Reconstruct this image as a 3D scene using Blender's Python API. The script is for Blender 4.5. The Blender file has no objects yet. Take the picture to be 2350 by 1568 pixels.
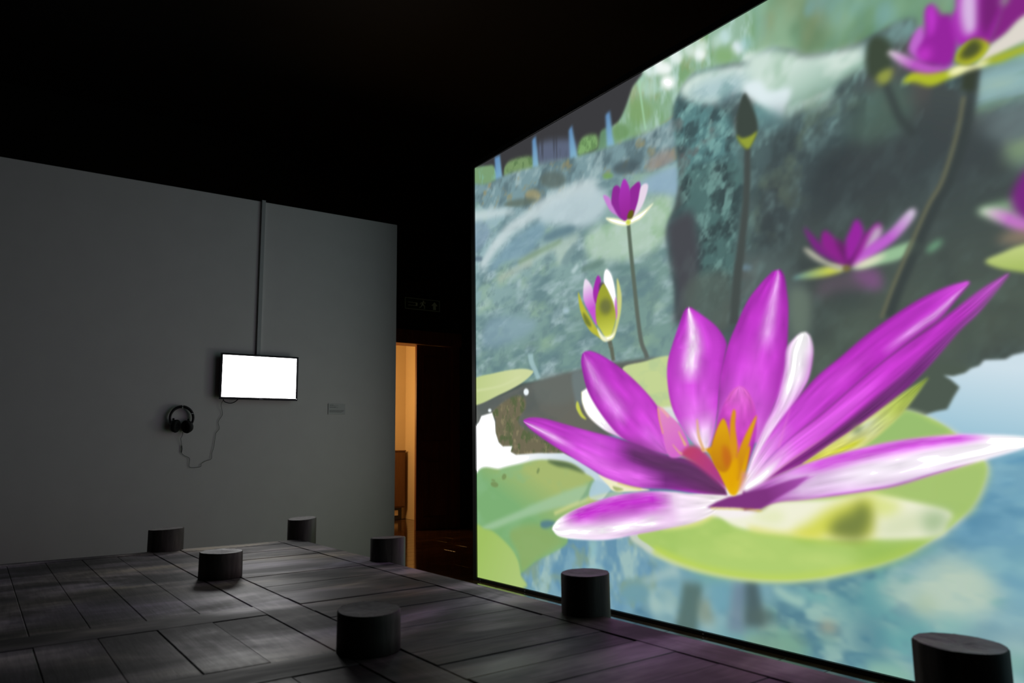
import bpy, bmesh, math, random
import numpy as np
from mathutils import Vector, Matrix

random.seed(4)
scene = bpy.context.scene
C = scene.collection

# ---------------------------------------------------------------- survey of the room (metres, camera stands over the origin)
FPX = 1693.77                          # focal length for a 2350 px wide frame
CAM_H, PITCH, ROLL = 1.0, 0.1453, -0.0137
YAW_W, YAW_S = 0.5966, 2.1986          # run of the white partition, run of the projection screen
_c, _s = math.cos(PITCH), math.sin(PITCH)
_cr, _sr = math.cos(ROLL), math.sin(ROLL)
CAM_A = np.array([[_cr, -_sr, 0], [_sr, _cr, 0], [0, 0, 1]]) @ np.array([[1, 0, 0], [0, _s, -_c], [0, _c, _s]])   # rows: right, down, forward
SCREEN_W, SCREEN_H = 5.873, 3.305
SCREEN_BL = (-0.2906, 5.9005, 0.028)      # lower left corner of the picture
PART_END = (-1.042, 6.562, 0.0)        # right end of the white partition
DOOR_REF = (-1.358, 9.410, 0.0)        # on the threshold of the doorway
DECK_REF = (-1.383, 4.853, 0.0)        # far right corner of the jetty deck
DECK_Z = 0.45
FLOOR_Z = 0.006                        # top of the floor boards

# ---------------------------------------------------------------- camera
cam = bpy.data.cameras.new('camera'); cam_o = bpy.data.objects.new('camera', cam); C.objects.link(cam_o)
cam.sensor_width = 36; cam.sensor_fit = 'HORIZONTAL'; cam.lens = FPX / 2350 * 36
m = Matrix.Identity(4)
for i in range(3):
    m[i][0], m[i][1], m[i][2] = CAM_A[0][i], -CAM_A[1][i], -CAM_A[2][i]
m[2][3] = CAM_H
cam_o.matrix_world = m
cam.clip_start = 0.05
cam.dof.use_dof = True; cam.dof.focus_distance = 5.8; cam.dof.aperture_fstop = 3.6
scene.camera = cam_o

# ---------------------------------------------------------------- world, view, lamps
w = bpy.data.worlds.new('night'); scene.world = w; w.use_nodes = True
w.node_tree.nodes['Background'].inputs['Color'].default_value = (0, 0, 0, 1)
w.node_tree.nodes['Background'].inputs['Strength'].default_value = 0.0
scene.view_settings.view_transform = 'Standard'
scene.view_settings.look = 'None'
scene.view_settings.exposure = 0.0
scene.view_settings.gamma = 1.0
scene.view_settings.use_curve_mapping = False
SCREEN_GAIN, MONITOR_GAIN, HALL_WATT = 1.0, 11.0, 62.0


def lamp(name, loc, watt, color, radius):
    l = bpy.data.lights.new(name, 'POINT'); l.energy = watt; l.color = color; l.shadow_soft_size = radius
    o = bpy.data.objects.new(name, l); C.objects.link(o); o.location = loc
    return o


# ---------------------------------------------------------------- frames of reference: origin + heading of the local x axis
def frame(origin, yaw):
    return Matrix.Translation(Vector(origin)) @ Matrix.Rotation(yaw, 4, 'Z')


WALL0 = frame(PART_END, YAW_W)                   # x along the partition, -y out into the room
WALL = WALL0 @ Matrix.Translation((0, 0, 1)) @ Matrix.Scale(1.0926, 4) @ Matrix.Translation((0, 0, -1))   # what hangs on it was measured at 1 : 1.0926
BACK = frame(DOOR_REF, YAW_W)                    # x along the back wall, +y on into the hallway
DECK = frame(DECK_REF, YAW_S - math.pi)          # x towards the camera along the screen-side edge, -y across the deck
SCREEN = frame(SCREEN_BL, YAW_S - math.pi)       # x along the screen, -y towards the viewers' side

hall_lamp = lamp('hall_lamp', BACK @ Vector((-0.85, 0.80, 1.75)), HALL_WATT, (1.0, 0.56, 0.20), 0.38)


# ---------------------------------------------------------------- materials
def mat(name, color=(.5, .5, .5), rough=.6, metal=0.0, spec=.5):
    mt = bpy.data.materials.new(name); mt.use_nodes = True
    b = mt.node_tree.nodes['Principled BSDF']
    b.inputs['Base Color'].default_value = (*color, 1); b.inputs['Roughness'].default_value = rough
    b.inputs['Metallic'].default_value = metal; b.inputs['Specular IOR Level'].default_value = spec
    return mt, mt.node_tree, b


def node(nt, kind, **kw):
    n = nt.nodes.new(kind)
    for k, v in kw.items():
        setattr(n, k, v)
    return n


def ramp(nt, stops, fac):
    r = node(nt, 'ShaderNodeValToRGB')
    while len(r.color_ramp.elements) < len(stops):
        r.color_ramp.elements.new(.5)
    for e, (p, c) in zip(r.color_ramp.elements, stops):
        e.position = p; e.color = (*c, 1)
    nt.links.new(fac, r.inputs['Fac'])
    return r.outputs['Color']


def noise_tex(nt, vec, scale, detail=4, rough=.55, dist=0.0):
    n = node(nt, 'ShaderNodeTexNoise')
    n.inputs['Scale'].default_value = scale; n.inputs['Detail'].default_value = detail
    n.inputs['Roughness'].default_value = rough; n.inputs['Distortion'].default_value = dist
    nt.links.new(vec, n.inputs['Vector'])
    return n.outputs['Fac']


def coords(nt, scale=(1, 1, 1), shuffle=True):
    """object coordinates, shifted for every object so that no two boards look alike"""
    tc = node(nt, 'ShaderNodeTexCoord')
    mp = node(nt, 'ShaderNodeMapping'); mp.inputs['Scale'].default_value = scale
    nt.links.new(tc.outputs['Object'], mp.inputs['Vector'])
    if shuffle:
        oi = node(nt, 'ShaderNodeObjectInfo')
        ml = node(nt, 'ShaderNodeMath', operation='MULTIPLY'); ml.inputs[1].default_value = 37.0
        nt.links.new(oi.outputs['Random'], ml.inputs[0])
        nt.links.new(ml.outputs[0], mp.inputs['Location'])
    return mp.outputs['Vector']


def bump(nt, b, h, strength, dist=.002):
    bp = node(nt, 'ShaderNodeBump'); bp.inputs['Strength'].default_value = strength; bp.inputs['Distance'].default_value = dist
    nt.links.new(h, bp.inputs['Height']); nt.links.new(bp.outputs['Normal'], b.inputs['Normal'])


def painted(name, color, rough, scale=6, amount=.06, bumpy=.08):
    mt, nt, b = mat(name, color, rough)
    v = coords(nt, shuffle=False)
    f = noise_tex(nt, v, scale, 5)
    lo = tuple(c * (1 - amount) for c in color); hi = tuple(min(1, c * (1 + amount)) for c in color)
    nt.links.new(ramp(nt, [(.3, lo), (.7, hi)], f), b.inputs['Base Color'])
    bump(nt, b, noise_tex(nt, v, 90, 3), bumpy)
    return mt


def wood(name, dark, mid, pale, rough=(.35, .6), along=(1.4, 9, 9), spec=.5, worn=.5, tint=.25, relief=.35):
    """long-grained timber with worn paler patches; every board differs a little"""
    mt, nt, b = mat(name, mid, .5, 0, spec)
    v = coords(nt, along)
    big = coords(nt, (along[0] * 1.1, along[1] * .55, along[2] * .55))
    f = noise_tex(nt, v, 3.2, 6, .62, .6)
    g = noise_tex(nt, big, 1.1, 3, .5, .3)
    mx = node(nt, 'ShaderNodeMix', data_type='FLOAT'); mx.inputs[0].default_value = worn
    nt.links.new(f, mx.inputs[2]); nt.links.new(g, mx.inputs[3])
    col = ramp(nt, [(.30, dark), (.50, mid), (.72, pale)], mx.outputs[0])
    oi = node(nt, 'ShaderNodeObjectInfo')
    mr = node(nt, 'ShaderNodeMapRange'); mr.inputs['To Min'].default_value = 1 - tint; mr.inputs['To Max'].default_value = 1 + tint
    nt.links.new(oi.outputs['Random'], mr.inputs['Value'])
    vm = node(nt, 'ShaderNodeVectorMath', operation='SCALE')
    nt.links.new(col, vm.inputs[0]); nt.links.new(mr.outputs[0], vm.inputs['Scale'])
    nt.links.new(vm.outputs[0], b.inputs['Base Color'])
    rr = node(nt, 'ShaderNodeMapRange'); rr.inputs['From Min'].default_value = .3; rr.inputs['From Max'].default_value = .7
    rr.inputs['To Min'].default_value = rough[0]; rr.inputs['To Max'].default_value = rough[1]
    nt.links.new(g, rr.inputs['Value']); nt.links.new(rr.outputs[0], b.inputs['Roughness'])
    fine = coords(nt, (along[0] * 2, along[1] * 5, along[2] * 5))
    bump(nt, b, noise_tex(nt, fine, 4, 4), relief, .0015)
    return mt


M = {}
M['white_wall'] = painted('white_wall_paint', (.885, .85, .835), .85, 5, .02, .05)
M['black_wall'] = painted('black_wall_paint', (.008, .008, .008), .8)
M['hall_wall'] = painted('cream_wall_paint', (.78, .66, .44), .8, 3, .015, .04)
M['floor_base'] = painted('floor_base', (.012, .007, .004), .7)
M['floor_board'] = wood('polished_floor_wood', (.030, .014, .006), (.055, .026, .011), (.085, .042, .018), (.05, .12), (1.0, 10, 10), 1.0, .4, .2, .08)
M['post_wood'] = wood('dark_post_wood', (.030, .027, .024), (.085, .075, .066), (.21, .185, .16), (.5, .8), (9, 9, 1.2), .3, .5, .15)
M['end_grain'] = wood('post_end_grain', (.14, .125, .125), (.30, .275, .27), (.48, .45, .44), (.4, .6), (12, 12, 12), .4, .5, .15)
M['door_wood'] = wood('dark_door_wood', (.11, .040, .020), (.17, .062, .030), (.24, .09, .045), (.35, .5), (9, 9, 1.0), .4, .4, .05)
M['black_metal'] = mat('black_metal', (.012, .012, .012), .35, 0, .5)[0]
M['black_plastic'] = mat('black_plastic', (.014, .014, .016), .38)[0]
M['black_foam'] = mat('black_foam', (.008, .008, .008), .9)[0]
M['black_rubber'] = mat('black_rubber', (.010, .010, .010), .6)[0]
M['grey_plastic'] = mat('pale_grey_plastic', (.60, .61, .61), .5)[0]
M['white_plastic'] = mat('white_plastic', (.75, .75, .75), .4)[0]
M['card'] = mat('white_card', (.72, .72, .71), .6)[0]
M['ink'] = mat('grey_ink', (.22, .22, .22), .7)[0]
M['silver'] = mat('silver_lettering', (.6, .6, .62), .35, 1.0)[0]


# ---------------------------------------------------------------- mesh helpers
class MB:
    def __init__(self):
        self.v, self.f = [], []

    def add(self, vs, fs):
        o = len(self.v); self.v += [tuple(p) for p in vs]; self.f += [tuple(i + o for i in q) for q in fs]
        return self

    def box(self, a, b, bev=0.0):
        x0, y0, z0 = a; x1, y1, z1 = b
        if bev <= 0:
            vs = [(x0, y0, z0), (x1, y0, z0), (x1, y1, z0), (x0, y1, z0), (x0, y0, z1), (x1, y0, z1), (x1, y1, z1), (x0, y1, z1)]
            return self.add(vs, [(0, 3, 2, 1), (4, 5, 6, 7), (0, 1, 5, 4), (1, 2, 6, 5), (2, 3, 7, 6), (3, 0, 4, 7)])
        c = bev
        ring = lambda i, z: [(x0 + i, y0 + i, z), (x1 - i, y0 + i, z), (x1 - i, y1 - i, z), (x0 + i, y1 - i, z)]
        vs = ring(c, z0) + ring(0, z0 + c) + ring(0, z1 - c) + ring(c, z1)
        fs = [(0, 3, 2, 1), (12, 13, 14, 15)]
        for k in range(3):
            for i in range(4):
                j = (i + 1) % 4
                fs.append((k * 4 + i, k * 4 + j, k * 4 + 4 + j, k * 4 + 4 + i))
        return self.add(vs, fs)

    def tube(self, pts, r, n=8):
        pts = [Vector(p) for p in pts]; vs, fs = [], []
        up = Vector((0, 1, 0))
        for i, p in enumerate(pts):
            d = (pts[min(i + 1, len(pts) - 1)] - pts[max(i - 1, 0)]).normalized()
            a = d.cross(up)
            if a.length < 1e-4:
                a = d.cross(Vector((1, 0, 0)))
            a.normalize(); b = d.cross(a)
            rr = r(i / (len(pts) - 1)) if callable(r) else r
            for k in range(n):
                t = 2 * math.pi * k / n
                vs.append(p + (a * math.cos(t) + b * math.sin(t)) * rr)
        for i in range(len(pts) - 1):
            for k in range(n):
                l = (k + 1) % n
                fs.append((i * n + k, i * n + l, i * n + n + l, i * n + n + k))
        fs += [tuple(range(n))[::-1], tuple(range((len(pts) - 1) * n, len(pts) * n))]
        return self.add(vs, fs)

    def prism(self, pts, y0, y1):
        """outline in x, z given thickness along y"""
        n = len(pts)
        vs = [(x, y0, z) for x, z in pts] + [(x, y1, z) for x, z in pts]
        return self.add(vs, [tuple(range(n)), tuple(range(n, 2 * n))[::-1]] + [(i, i + n, (i + 1) % n + n, (i + 1) % n) for i in range(n)])

    def mesh(self, name):
        me = bpy.data.meshes.new(name); me.from_pydata(self.v, [], self.f)
        bm = bmesh.new(); bm.from_mesh(me); bmesh.ops.recalc_face_normals(bm, faces=bm.faces); bm.to_mesh(me); bm.free()
        return me

    def build(self, name, material, parent=None, smooth=False, mw=None):
        return link(name, self.mesh(name), material, parent, smooth, mw)


def link(name, me, material, parent=None, smooth=False, mw=None):
    if material is not None and not me.materials:
        me.materials.append(material)
    if smooth:
        me.polygons.foreach_set('use_smooth', [True] * len(me.polygons))
    o = bpy.data.objects.new(name, me); C.objects.link(o)
    if parent is not None:
        o.parent = parent
    if mw is not None:
        if parent is not None:
            o.matrix_local = mw
        else:
            o.matrix_world = mw
    return o


def empty(name, mw, parent=None):
    o = bpy.data.objects.new(name, None); C.objects.link(o); o.empty_display_size = .1
    if parent is not None:
        o.parent = parent; o.matrix_local = mw
    else:
        o.matrix_world = mw
    return o


def tag(o, label, category, group=None):
    o['label'] = label; o['category'] = category
    if group:
        o['group'] = group
    return o


def struct(o, label=None, category=None):
    o['kind'] = 'structure'
    if label:
        o['label'] = label; o['category'] = category
    return o


# ---------------------------------------------------------------- the room
RX0, RX1, RY0 = -7.5, 1.6, -11.0      # room in the back wall's frame
CEIL = 4.7
f = struct(MB().box((RX0 - .2, RY0 - .2, -.12), (RX1 + .2, 2.1, 0)).build('floor', M['floor_base'], mw=BACK), 'dark polished wooden floor running into the lit hallway', 'floor')
# polished boards, each one a piece, over everything the view could reach
BW, BG = .235, .004
lens_ = {}
for i in range(int((1.6 + 7.4) / BW)):
    y = -7.4 + i * BW
    x = -5.2 - random.random() * 1.2
    k = 0
    while x < .78:
        L = (1.5, 1.9, 1.2)[(i + k) % 3]; k += 1
        x1 = min(x + L, .785)
        if x1 - x < .12:
            break
        key = round(x1 - x, 3)
        if key not in lens_:
            lens_[key] = MB().box((0, 0, -.004), (key - BG, BW - BG, FLOOR_Z), .0004).mesh('floor_board')
        if x1 > -5.0:
            link('floor_board', lens_[key], M['floor_board'], f, mw=Matrix.Translation((x, y, 0)))
        x = x1
struct(MB().box((RX0 - .2, RY0 - .2, CEIL), (RX1 + .2, .2, CEIL + .15)).build('ceiling', M['black_wall'], mw=BACK), 'black ceiling of the darkened gallery', 'ceiling')
DX0, DX1, DH = -1.35, .738, 2.53      # doorway in the back wall
wb = MB()
wb.box((RX0 - .2, 0, 0), (DX0, .2, CEIL)).box((DX1, 0, 0), (RX1 + .2, .2, CEIL)).box((DX0, 0, DH), (DX1, .2, CEIL))
struct(wb.build('wall_back', M['black_wall'], mw=BACK), 'black back wall with the wooden doorway', 'wall')
struct(MB().box((RX1, RY0, 0), (RX1 + .2, 0, CEIL)).build('wall_right', M['black_wall'], mw=BACK), 'black wall behind the projection screen', 'wall')
struct(MB().box((RX0 - .2, RY0, 0), (RX0, 0, CEIL)).build('wall_outer_left', M['black_wall'], mw=BACK), 'black outer wall on the left', 'wall')
struct(MB().box((RX0, RY0 - .2, 0), (RX1, RY0, CEIL)).build('wall_front', M['black_wall'], mw=BACK), 'black wall at the viewers\' end', 'wall')
# white partition
struct(MB().box((-4.9, 0, FLOOR_Z), (0, .15, 3.06), .003).build('wall_left', M['white_wall'], mw=WALL0), 'free-standing white partition wall with the monitor', 'wall')

# hallway behind the doorway
hy = 1.648
struct(MB().box((-3.2, hy, FLOOR_Z), (.794, hy + .15, 3.2)).build('wall_hall_back', M['hall_wall'], mw=BACK), 'warm lit far wall of the hallway', 'wall')
struct(MB().box((.794, .2, FLOOR_Z), (.93, hy + .15, 3.2)).build('wall_hall_right', M['hall_wall'], mw=BACK), 'warm lit side wall of the hallway', 'wall')
struct(MB().box((-3.2, .2, FLOOR_Z), (-3.05, hy, 3.2)).build('wall_hall_left', M['hall_wall'], mw=BACK), 'hidden left wall of the hallway', 'wall')
struct(MB().box((-3.2, .2, 3.2), (.93, hy + .15, 3.3)).build('ceiling_hall', M['hall_wall'], mw=BACK), 'hallway ceiling', 'ceiling')

# double door: one leaf closed, the other folded away behind the partition
d1 = struct(empty('door_1', BACK), 'dark brown panelled double door standing half open to the hallway', 'door')
fr = MB()
fr.box((DX1 - .075, -.03, FLOOR_Z), (DX1 + .03, .22, DH), .004).box((DX0 - .03, -.03, FLOOR_Z), (DX0 + .075, .22, DH), .004)
fr.build('door_frame', M['door_wood'], d1)
MB().box((DX0 - .06, -.035, 2.37), (DX1 + .06, .22, DH + .02), .005).build('lintel', M['door_wood'], d1)
lf = empty('door_leaf', Matrix.Identity(4), d1)
lx0, lx1 = .156, .663
MB().box((lx0, .02, FLOOR_Z), (lx1, .065, 2.366), .003).build('leaf_board', M['door_wood'], lf)
for z0, z1 in ((.17, .86), (1.125, 2.22)):
    MB().box((lx0 + .10, .012, z0), (lx1 - .075, .03, z1), .008).build('panel', M['door_wood'], lf)
    mo = MB()
    a, b_ = lx0 + .085, lx1 - .06
    mo.box((a, .004, z0 - .015), (b_, .022, z0), .003).box((a, .004, z1), (b_, .022, z1 + .015), .003)
    mo.box((a, .004, z0), (a + .015, .022, z1), .003).box((b_ - .015, .004, z0), (b_, .022, z1), .003)
    mo.build('moulding', M['door_wood'], lf)
l2 = empty('door_leaf', Matrix.Translation((DX0 + .08, .22, 0)) @ Matrix.Rotation(math.radians(84), 4, 'Z'), d1)
MB().box((0, 0, FLOOR_Z + .006), (.85, .045, 2.36), .003).build('leaf_board', M['door_wood'], l2)


# ---------------------------------------------------------------- the film frame shown on the projection screen
# A still of a water-lily pond, drawn here with numpy and shown as the screen's own light.
TEX_W, TEX_H = 2560, 1440


class FilmFrame:
    def __init__(self):
        self.C = np.zeros((TEX_H, TEX_W, 3), np.float32)
        rng = np.random.RandomState(7)
        self.table = rng.rand(256, 256).astype(np.float32)

    # photograph coordinates -> texel coordinates on the screen plane
    def tex(self, pts):
        p = np.asarray(pts, float)
        d = np.stack([(p[:, 0] - 1175) / FPX, (p[:, 1] - 784) / FPX, np.ones(len(p))], 1) @ CAM_A
        n = np.array([math.sin(YAW_S), -math.cos(YAW_S), 0])
        B = np.array(SCREEN_BL) - np.array([0, 0, CAM_H])
        t = (B @ n) / np.maximum(d @ n, 1e-4)
        q = d * t[:, None] - B
        s = q @ np.array([-math.cos(YAW_S), -math.sin(YAW_S), 0])
        return np.stack([s / SCREEN_W * TEX_W, (SCREEN_H - q[:, 2]) / SCREEN_H * TEX_H], 1)

    @staticmethod
    def spline(p, closed=True, n=10):
        p = np.asarray(p, float)
        if closed:
            q = np.vstack([p[-1], p, p[0], p[1]])
        else:
            q = np.vstack([2 * p[0] - p[1], p, 2 * p[-1] - p[-2]])
        out = []
        t = np.linspace(0, 1, n, endpoint=False)[:, None]
        for i in range(1, len(q) - 2):
            a, b, c, d = q[i - 1], q[i], q[i + 1], q[i + 2]
            out.append(.5 * (2 * b + (c - a) * t + (2 * a - 5 * b + 4 * c - d) * t ** 2 + (3 * b - a - 3 * c + d) * t ** 3))
        if not closed:
            out.append(p[-1:])
        return np.vstack(out)

    def box(self, poly, pad):
        x0 = int(max(0, math.floor(poly[:, 0].min() - pad))); x1 = int(min(TEX_W, math.ceil(poly[:, 0].max() + pad)))
        y0 = int(max(0, math.floor(poly[:, 1].min() - pad))); y1 = int(min(TEX_H, math.ceil(poly[:, 1].max() + pad)))
        return x0, x1, y0, y1

    @staticmethod
    def blur(m, sig):
        if sig < .6:
            return m
        r = max(1, int(round(sig * 1.0)))
        for _ in range(3):
            for ax in (0, 1):
                k = 2 * r + 1
                pad = [(0, 0), (0, 0)]; pad[ax] = (r + 1, r)
                c = np.cumsum(np.pad(m, pad, mode='edge'), axis=ax, dtype=np.float64)
                m = ((c[k:] - c[:-k]) if ax == 0 else (c[:, k:] - c[:, :-k])) / k
        return m.astype(np.float32)

    def mask(self, poly, soft):
        x0, x1, y0, y1 = self.box(poly, 3 * soft + 3)
        if x1 - x0 < 2 or y1 - y0 < 2:
            return None
        w, h = x1 - x0, y1 - y0
        acc = np.zeros((2 * h, w + 2), np.float32)
        a = poly; b = np.roll(poly, -1, 0)
        for (ax, ay), (bx, by) in zip(a, b):
            if ay == by:
                continue
            sgn = 1 if by > ay else -1
            if ay > by:
                ax, ay, bx, by = bx, by, ax, ay
            r0 = max(0, math.ceil((ay - y0) * 2 - .5)); r1 = min(2 * h - 1, math.ceil((by - y0) * 2 - .5) - 1)
            if r1 < r0:
                continue
            rows = np.arange(r0, r1 + 1)
            yy = y0 + (rows + .5) / 2
            xx = np.clip(ax + (bx - ax) * (yy - ay) / (by - ay) - x0, 0, w)
            ix = np.floor(xx).astype(int); fr = xx - ix
            np.add.at(acc, (rows, ix), sgn * (1 - fr)); np.add.at(acc, (rows, np.minimum(ix + 1, w + 1)), sgn * fr)
        m = np.clip(np.abs(np.cumsum(acc, 1)[:, :w]), 0, 1)
        m = .5 * (m[0::2] + m[1::2])
        return (x0, x1, y0, y1), self.blur(m, soft)

    def noise(self, bx, sx, sy, seed=0, octaves=3, shear=0.0):
        x0, x1, y0, y1 = bx
        X, Y = np.meshgrid(np.arange(x0, x1, dtype=np.float32), np.arange(y0, y1, dtype=np.float32))
        X = X + shear * Y
        out = 0; amp = 1; tot = 0
        for o in range(octaves):
            u = X / sx * 2 ** o + seed * 17.3 + o * 31.7; v = Y / sy * 2 ** o + seed * 9.1 + o * 13.3
            iu = np.floor(u).astype(np.int32); iv = np.floor(v).astype(np.int32)
            fu = u - iu; fv = v - iv
            fu = fu * fu * (3 - 2 * fu); fv = fv * fv * (3 - 2 * fv)
            T = self.table; i1 = (iu + 1) & 255; j1 = (iv + 1) & 255; iu &= 255; iv &= 255
            out = out + amp * ((T[iv, iu] * (1 - fu) + T[iv, i1] * fu) * (1 - fv) + (T[j1, iu] * (1 - fu) + T[j1, i1] * fu) * fv)
            tot += amp; amp *= .55
        return out / tot

    @staticmethod
    def rgb(c):
        return np.asarray(c, np.float32) / 255

    def put(self, bx, m, col, alpha=1.0):
        x0, x1, y0, y1 = bx
        m = (m * alpha)[..., None]
        self.C[y0:y1, x0:x1] = self.C[y0:y1, x0:x1] * (1 - m) + col * m

    # a flat shape, soft edged; optional vertical gradient and mottling
    def shape(self, pts, col, soft=2.0, alpha=1.0, smooth=True, grad=None, mott=None, texel=False):
        p = np.asarray(pts, float)
        if smooth:
            p = self.spline(p)
        if not texel:
            p = self.tex(p)
        r = self.mask(p, soft)
        if r is None:
            return
        bx, m = r
        c = self.rgb(col)
        if grad is not None:                                   # second colour reached along a line a -> b
            c2, a, b = grad
            ab = self.tex([a, b]) if not texel else np.asarray([a, b], float)
            v = ab[1] - ab[0]
            X, Y = np.meshgrid(np.arange(bx[0], bx[1]) - ab[0, 0], np.arange(bx[2], bx[3]) - ab[0, 1])
            t = np.clip((X * v[0] + Y * v[1]) / (v @ v), 0, 1)[..., None].astype(np.float32)
            c = c * (1 - t) + self.rgb(c2) * t
        if mott is not None:                                   # list of (colour, sx, sy, seed, low, high, amount, shear)
            c = np.broadcast_to(c, m.shape + (3,)).copy()
            for (mc, sx, sy, seed, lo, hi, amt, sh) in mott:
                n = self.noise(bx, sx * 1.45, sy * 1.45, seed, 3, sh * .45)
                lo2, hi2 = lo - .09, hi + .11
                k = np.clip((n - lo2) / (hi2 - lo2), 0, 1)
                k = (k * k * (3 - 2 * k) * amt)[..., None]
                c = c * (1 - k) + self.rgb(mc) * k
        self.put(bx, m, c, alpha)

    def blob(self, cx, cy, rx, ry, col, soft=6, alpha=1.0, ang=0.0):
        a = np.linspace(0, 2 * math.pi, 28, endpoint=False)
        ca, sa = math.cos(ang), math.sin(ang)
        x, y = rx * np.cos(a), ry * np.sin(a)
        self.shape(np.stack([cx + x * ca - y * sa, cy + x * sa + y * ca], 1), col, soft, alpha, smooth=False)

    def line(self, pts, w0, w1, col, soft=2.0, alpha=1.0, col2=None):
        p = self.spline(pts, False, 8)
        d = np.gradient(p, axis=0); d /= np.linalg.norm(d, axis=1)[:, None] + 1e-9
        nrm = np.stack([-d[:, 1], d[:, 0]], 1)
        w = np.linspace(w0, w1, len(p))[:, None] / 2
        g = None if col2 is None else (col2, tuple(pts[0]), tuple(pts[-1]))
        self.shape(np.vstack([p + nrm * w, (p - nrm * w)[::-1]]), col, soft, alpha, smooth=False, grad=g)

    # a petal from its two sides (both base -> tip): colour runs along (t) and across (s) the blade
    def petal(self, L, R, mid, edge, power=2.0, streaks=(), soft=1.6, grain=.085, seed=1, alpha=1.0):
        n = 64
        def res(p):
            q = self.spline(p, False, 12)
            d = np.r_[0, np.cumsum(np.linalg.norm(np.diff(q, axis=0), axis=1))]
            t = np.linspace(0, d[-1], n)
            return self.tex(np.stack([np.interp(t, d, q[:, 0]), np.interp(t, d, q[:, 1])], 1))
        l, r = res(L), res(R)
        k = self.mask(np.vstack([l, r[::-1]]), soft)
        if k is None:
            return
        bx, m = k
        ax = (l + r) / 2; hv = (r - l) / 2
        hw = np.linalg.norm(hv, axis=1); hw = np.maximum(hw, 1.5)
        nv = hv / np.maximum(np.linalg.norm(hv, axis=1), 1e-6)[:, None]
        tg = np.gradient(ax, axis=0); tl = np.linalg.norm(tg, axis=1); tg /= tl[:, None] + 1e-9
        ys, xs = np.nonzero(m > .002)
        P = np.stack([xs + bx[0] + .5, ys + bx[2] + .5], 1).astype(np.float32)
        idx = np.empty(len(P), int)
        for i in range(0, len(P), 60000):
            d2 = ((P[i:i + 60000, None, :] - ax[None].astype(np.float32)) ** 2).sum(2)
            idx[i:i + 60000] = d2.argmin(1)
        dv = P - ax[idx]
        fi = np.clip(idx + np.clip((dv * tg[idx]).sum(1) / tl[idx], -1, 1), 0, n - 1)
        t = fi / (n - 1)
        i0 = np.minimum(fi.astype(int), n - 2); fr = (fi - i0)[:, None]
        pa = ax[i0] * (1 - fr) + ax[i0 + 1] * fr
        pn = np.stack([-tg[:, 1], tg[:, 0]], 1); pn *= np.sign((pn * nv).sum(1))[:, None]
        pn = pn[i0] * (1 - fr) + pn[i0 + 1] * fr
        wd = np.maximum(np.abs((hv * np.stack([-tg[:, 1], tg[:, 0]], 1)).sum(1)), 2.0)
        wd = wd[i0] * (1 - fr[:, 0]) + wd[i0 + 1] * fr[:, 0]
        s = np.clip(((P - pa) * pn).sum(1) / wd, -1, 1)
        def ramp(stops):
            st = [q[0] for q in stops]
            return np.stack([np.interp(t, st, [q[1][c] / 255 for q in stops]) for c in range(3)], 1)
        kk = (np.abs(s) ** power)[:, None]
        c = ramp(mid) * (1 - kk) + ramp(edge) * kk
        for (s0, w, t0, t1, col, amt) in streaks:
            g = np.exp(-((s - s0) / w) ** 2) * np.clip((t - t0) / .12, 0, 1) * np.clip((t1 - t) / .10, 0, 1) * amt
            fu = s * 14 + 60; iu0 = np.floor(fu).astype(int); fu = fu - iu0; gv = t * 30 + seed * 7; iv0 = np.floor(gv).astype(int); gv = gv - iv0
            fib = (self.table[iv0 & 255, iu0 & 255] * (1 - fu) + self.table[iv0 & 255, (iu0 + 1) & 255] * fu) * (1 - gv) + (self.table[(iv0 + 1) & 255, iu0 & 255] * (1 - fu) + self.table[(iv0 + 1) & 255, (iu0 + 1) & 255] * fu) * gv
            g = np.clip(g * (.86 + .28 * fib), 0, 1)[:, None]
            c = c * (1 - g) + self.rgb(col) * g
        if grain:
            u = s * 5 + 50 + seed * 3.7; v = t * 11 + seed * 5.1
            iu = np.floor(u).astype(int); iv = np.floor(v).astype(int); fu = u - iu; fv = v - iv
            T = self.table
            nz = (T[iv & 255, iu & 255] * (1 - fu) + T[iv & 255, (iu + 1) & 255] * fu) * (1 - fv) + \
                 (T[(iv + 1) & 255, iu & 255] * (1 - fu) + T[(iv + 1) & 255, (iu + 1) & 255] * fu) * fv
            c = np.clip(c * (1 + grain * (nz - .5) * 2)[:, None], 0, 1)
        col = np.zeros(m.shape + (3,), np.float32); col[ys, xs] = c
        self.put(bx, m, col, alpha)


def TILE(n, *pts):                                            # survey sheets of the film frame, 3.647 units to a photograph pixel
    ox, oy = {1: (1080, 0), 2: (1710, 0), 3: (1080, 380), 4: (1710, 380), 5: (1080, 760), 6: (1710, 760), 7: (1080, 1130), 8: (1710, 1130)}[n]
    return [(ox + x / 3.647, oy + y / 3.647) for x, y in pts]


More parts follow.
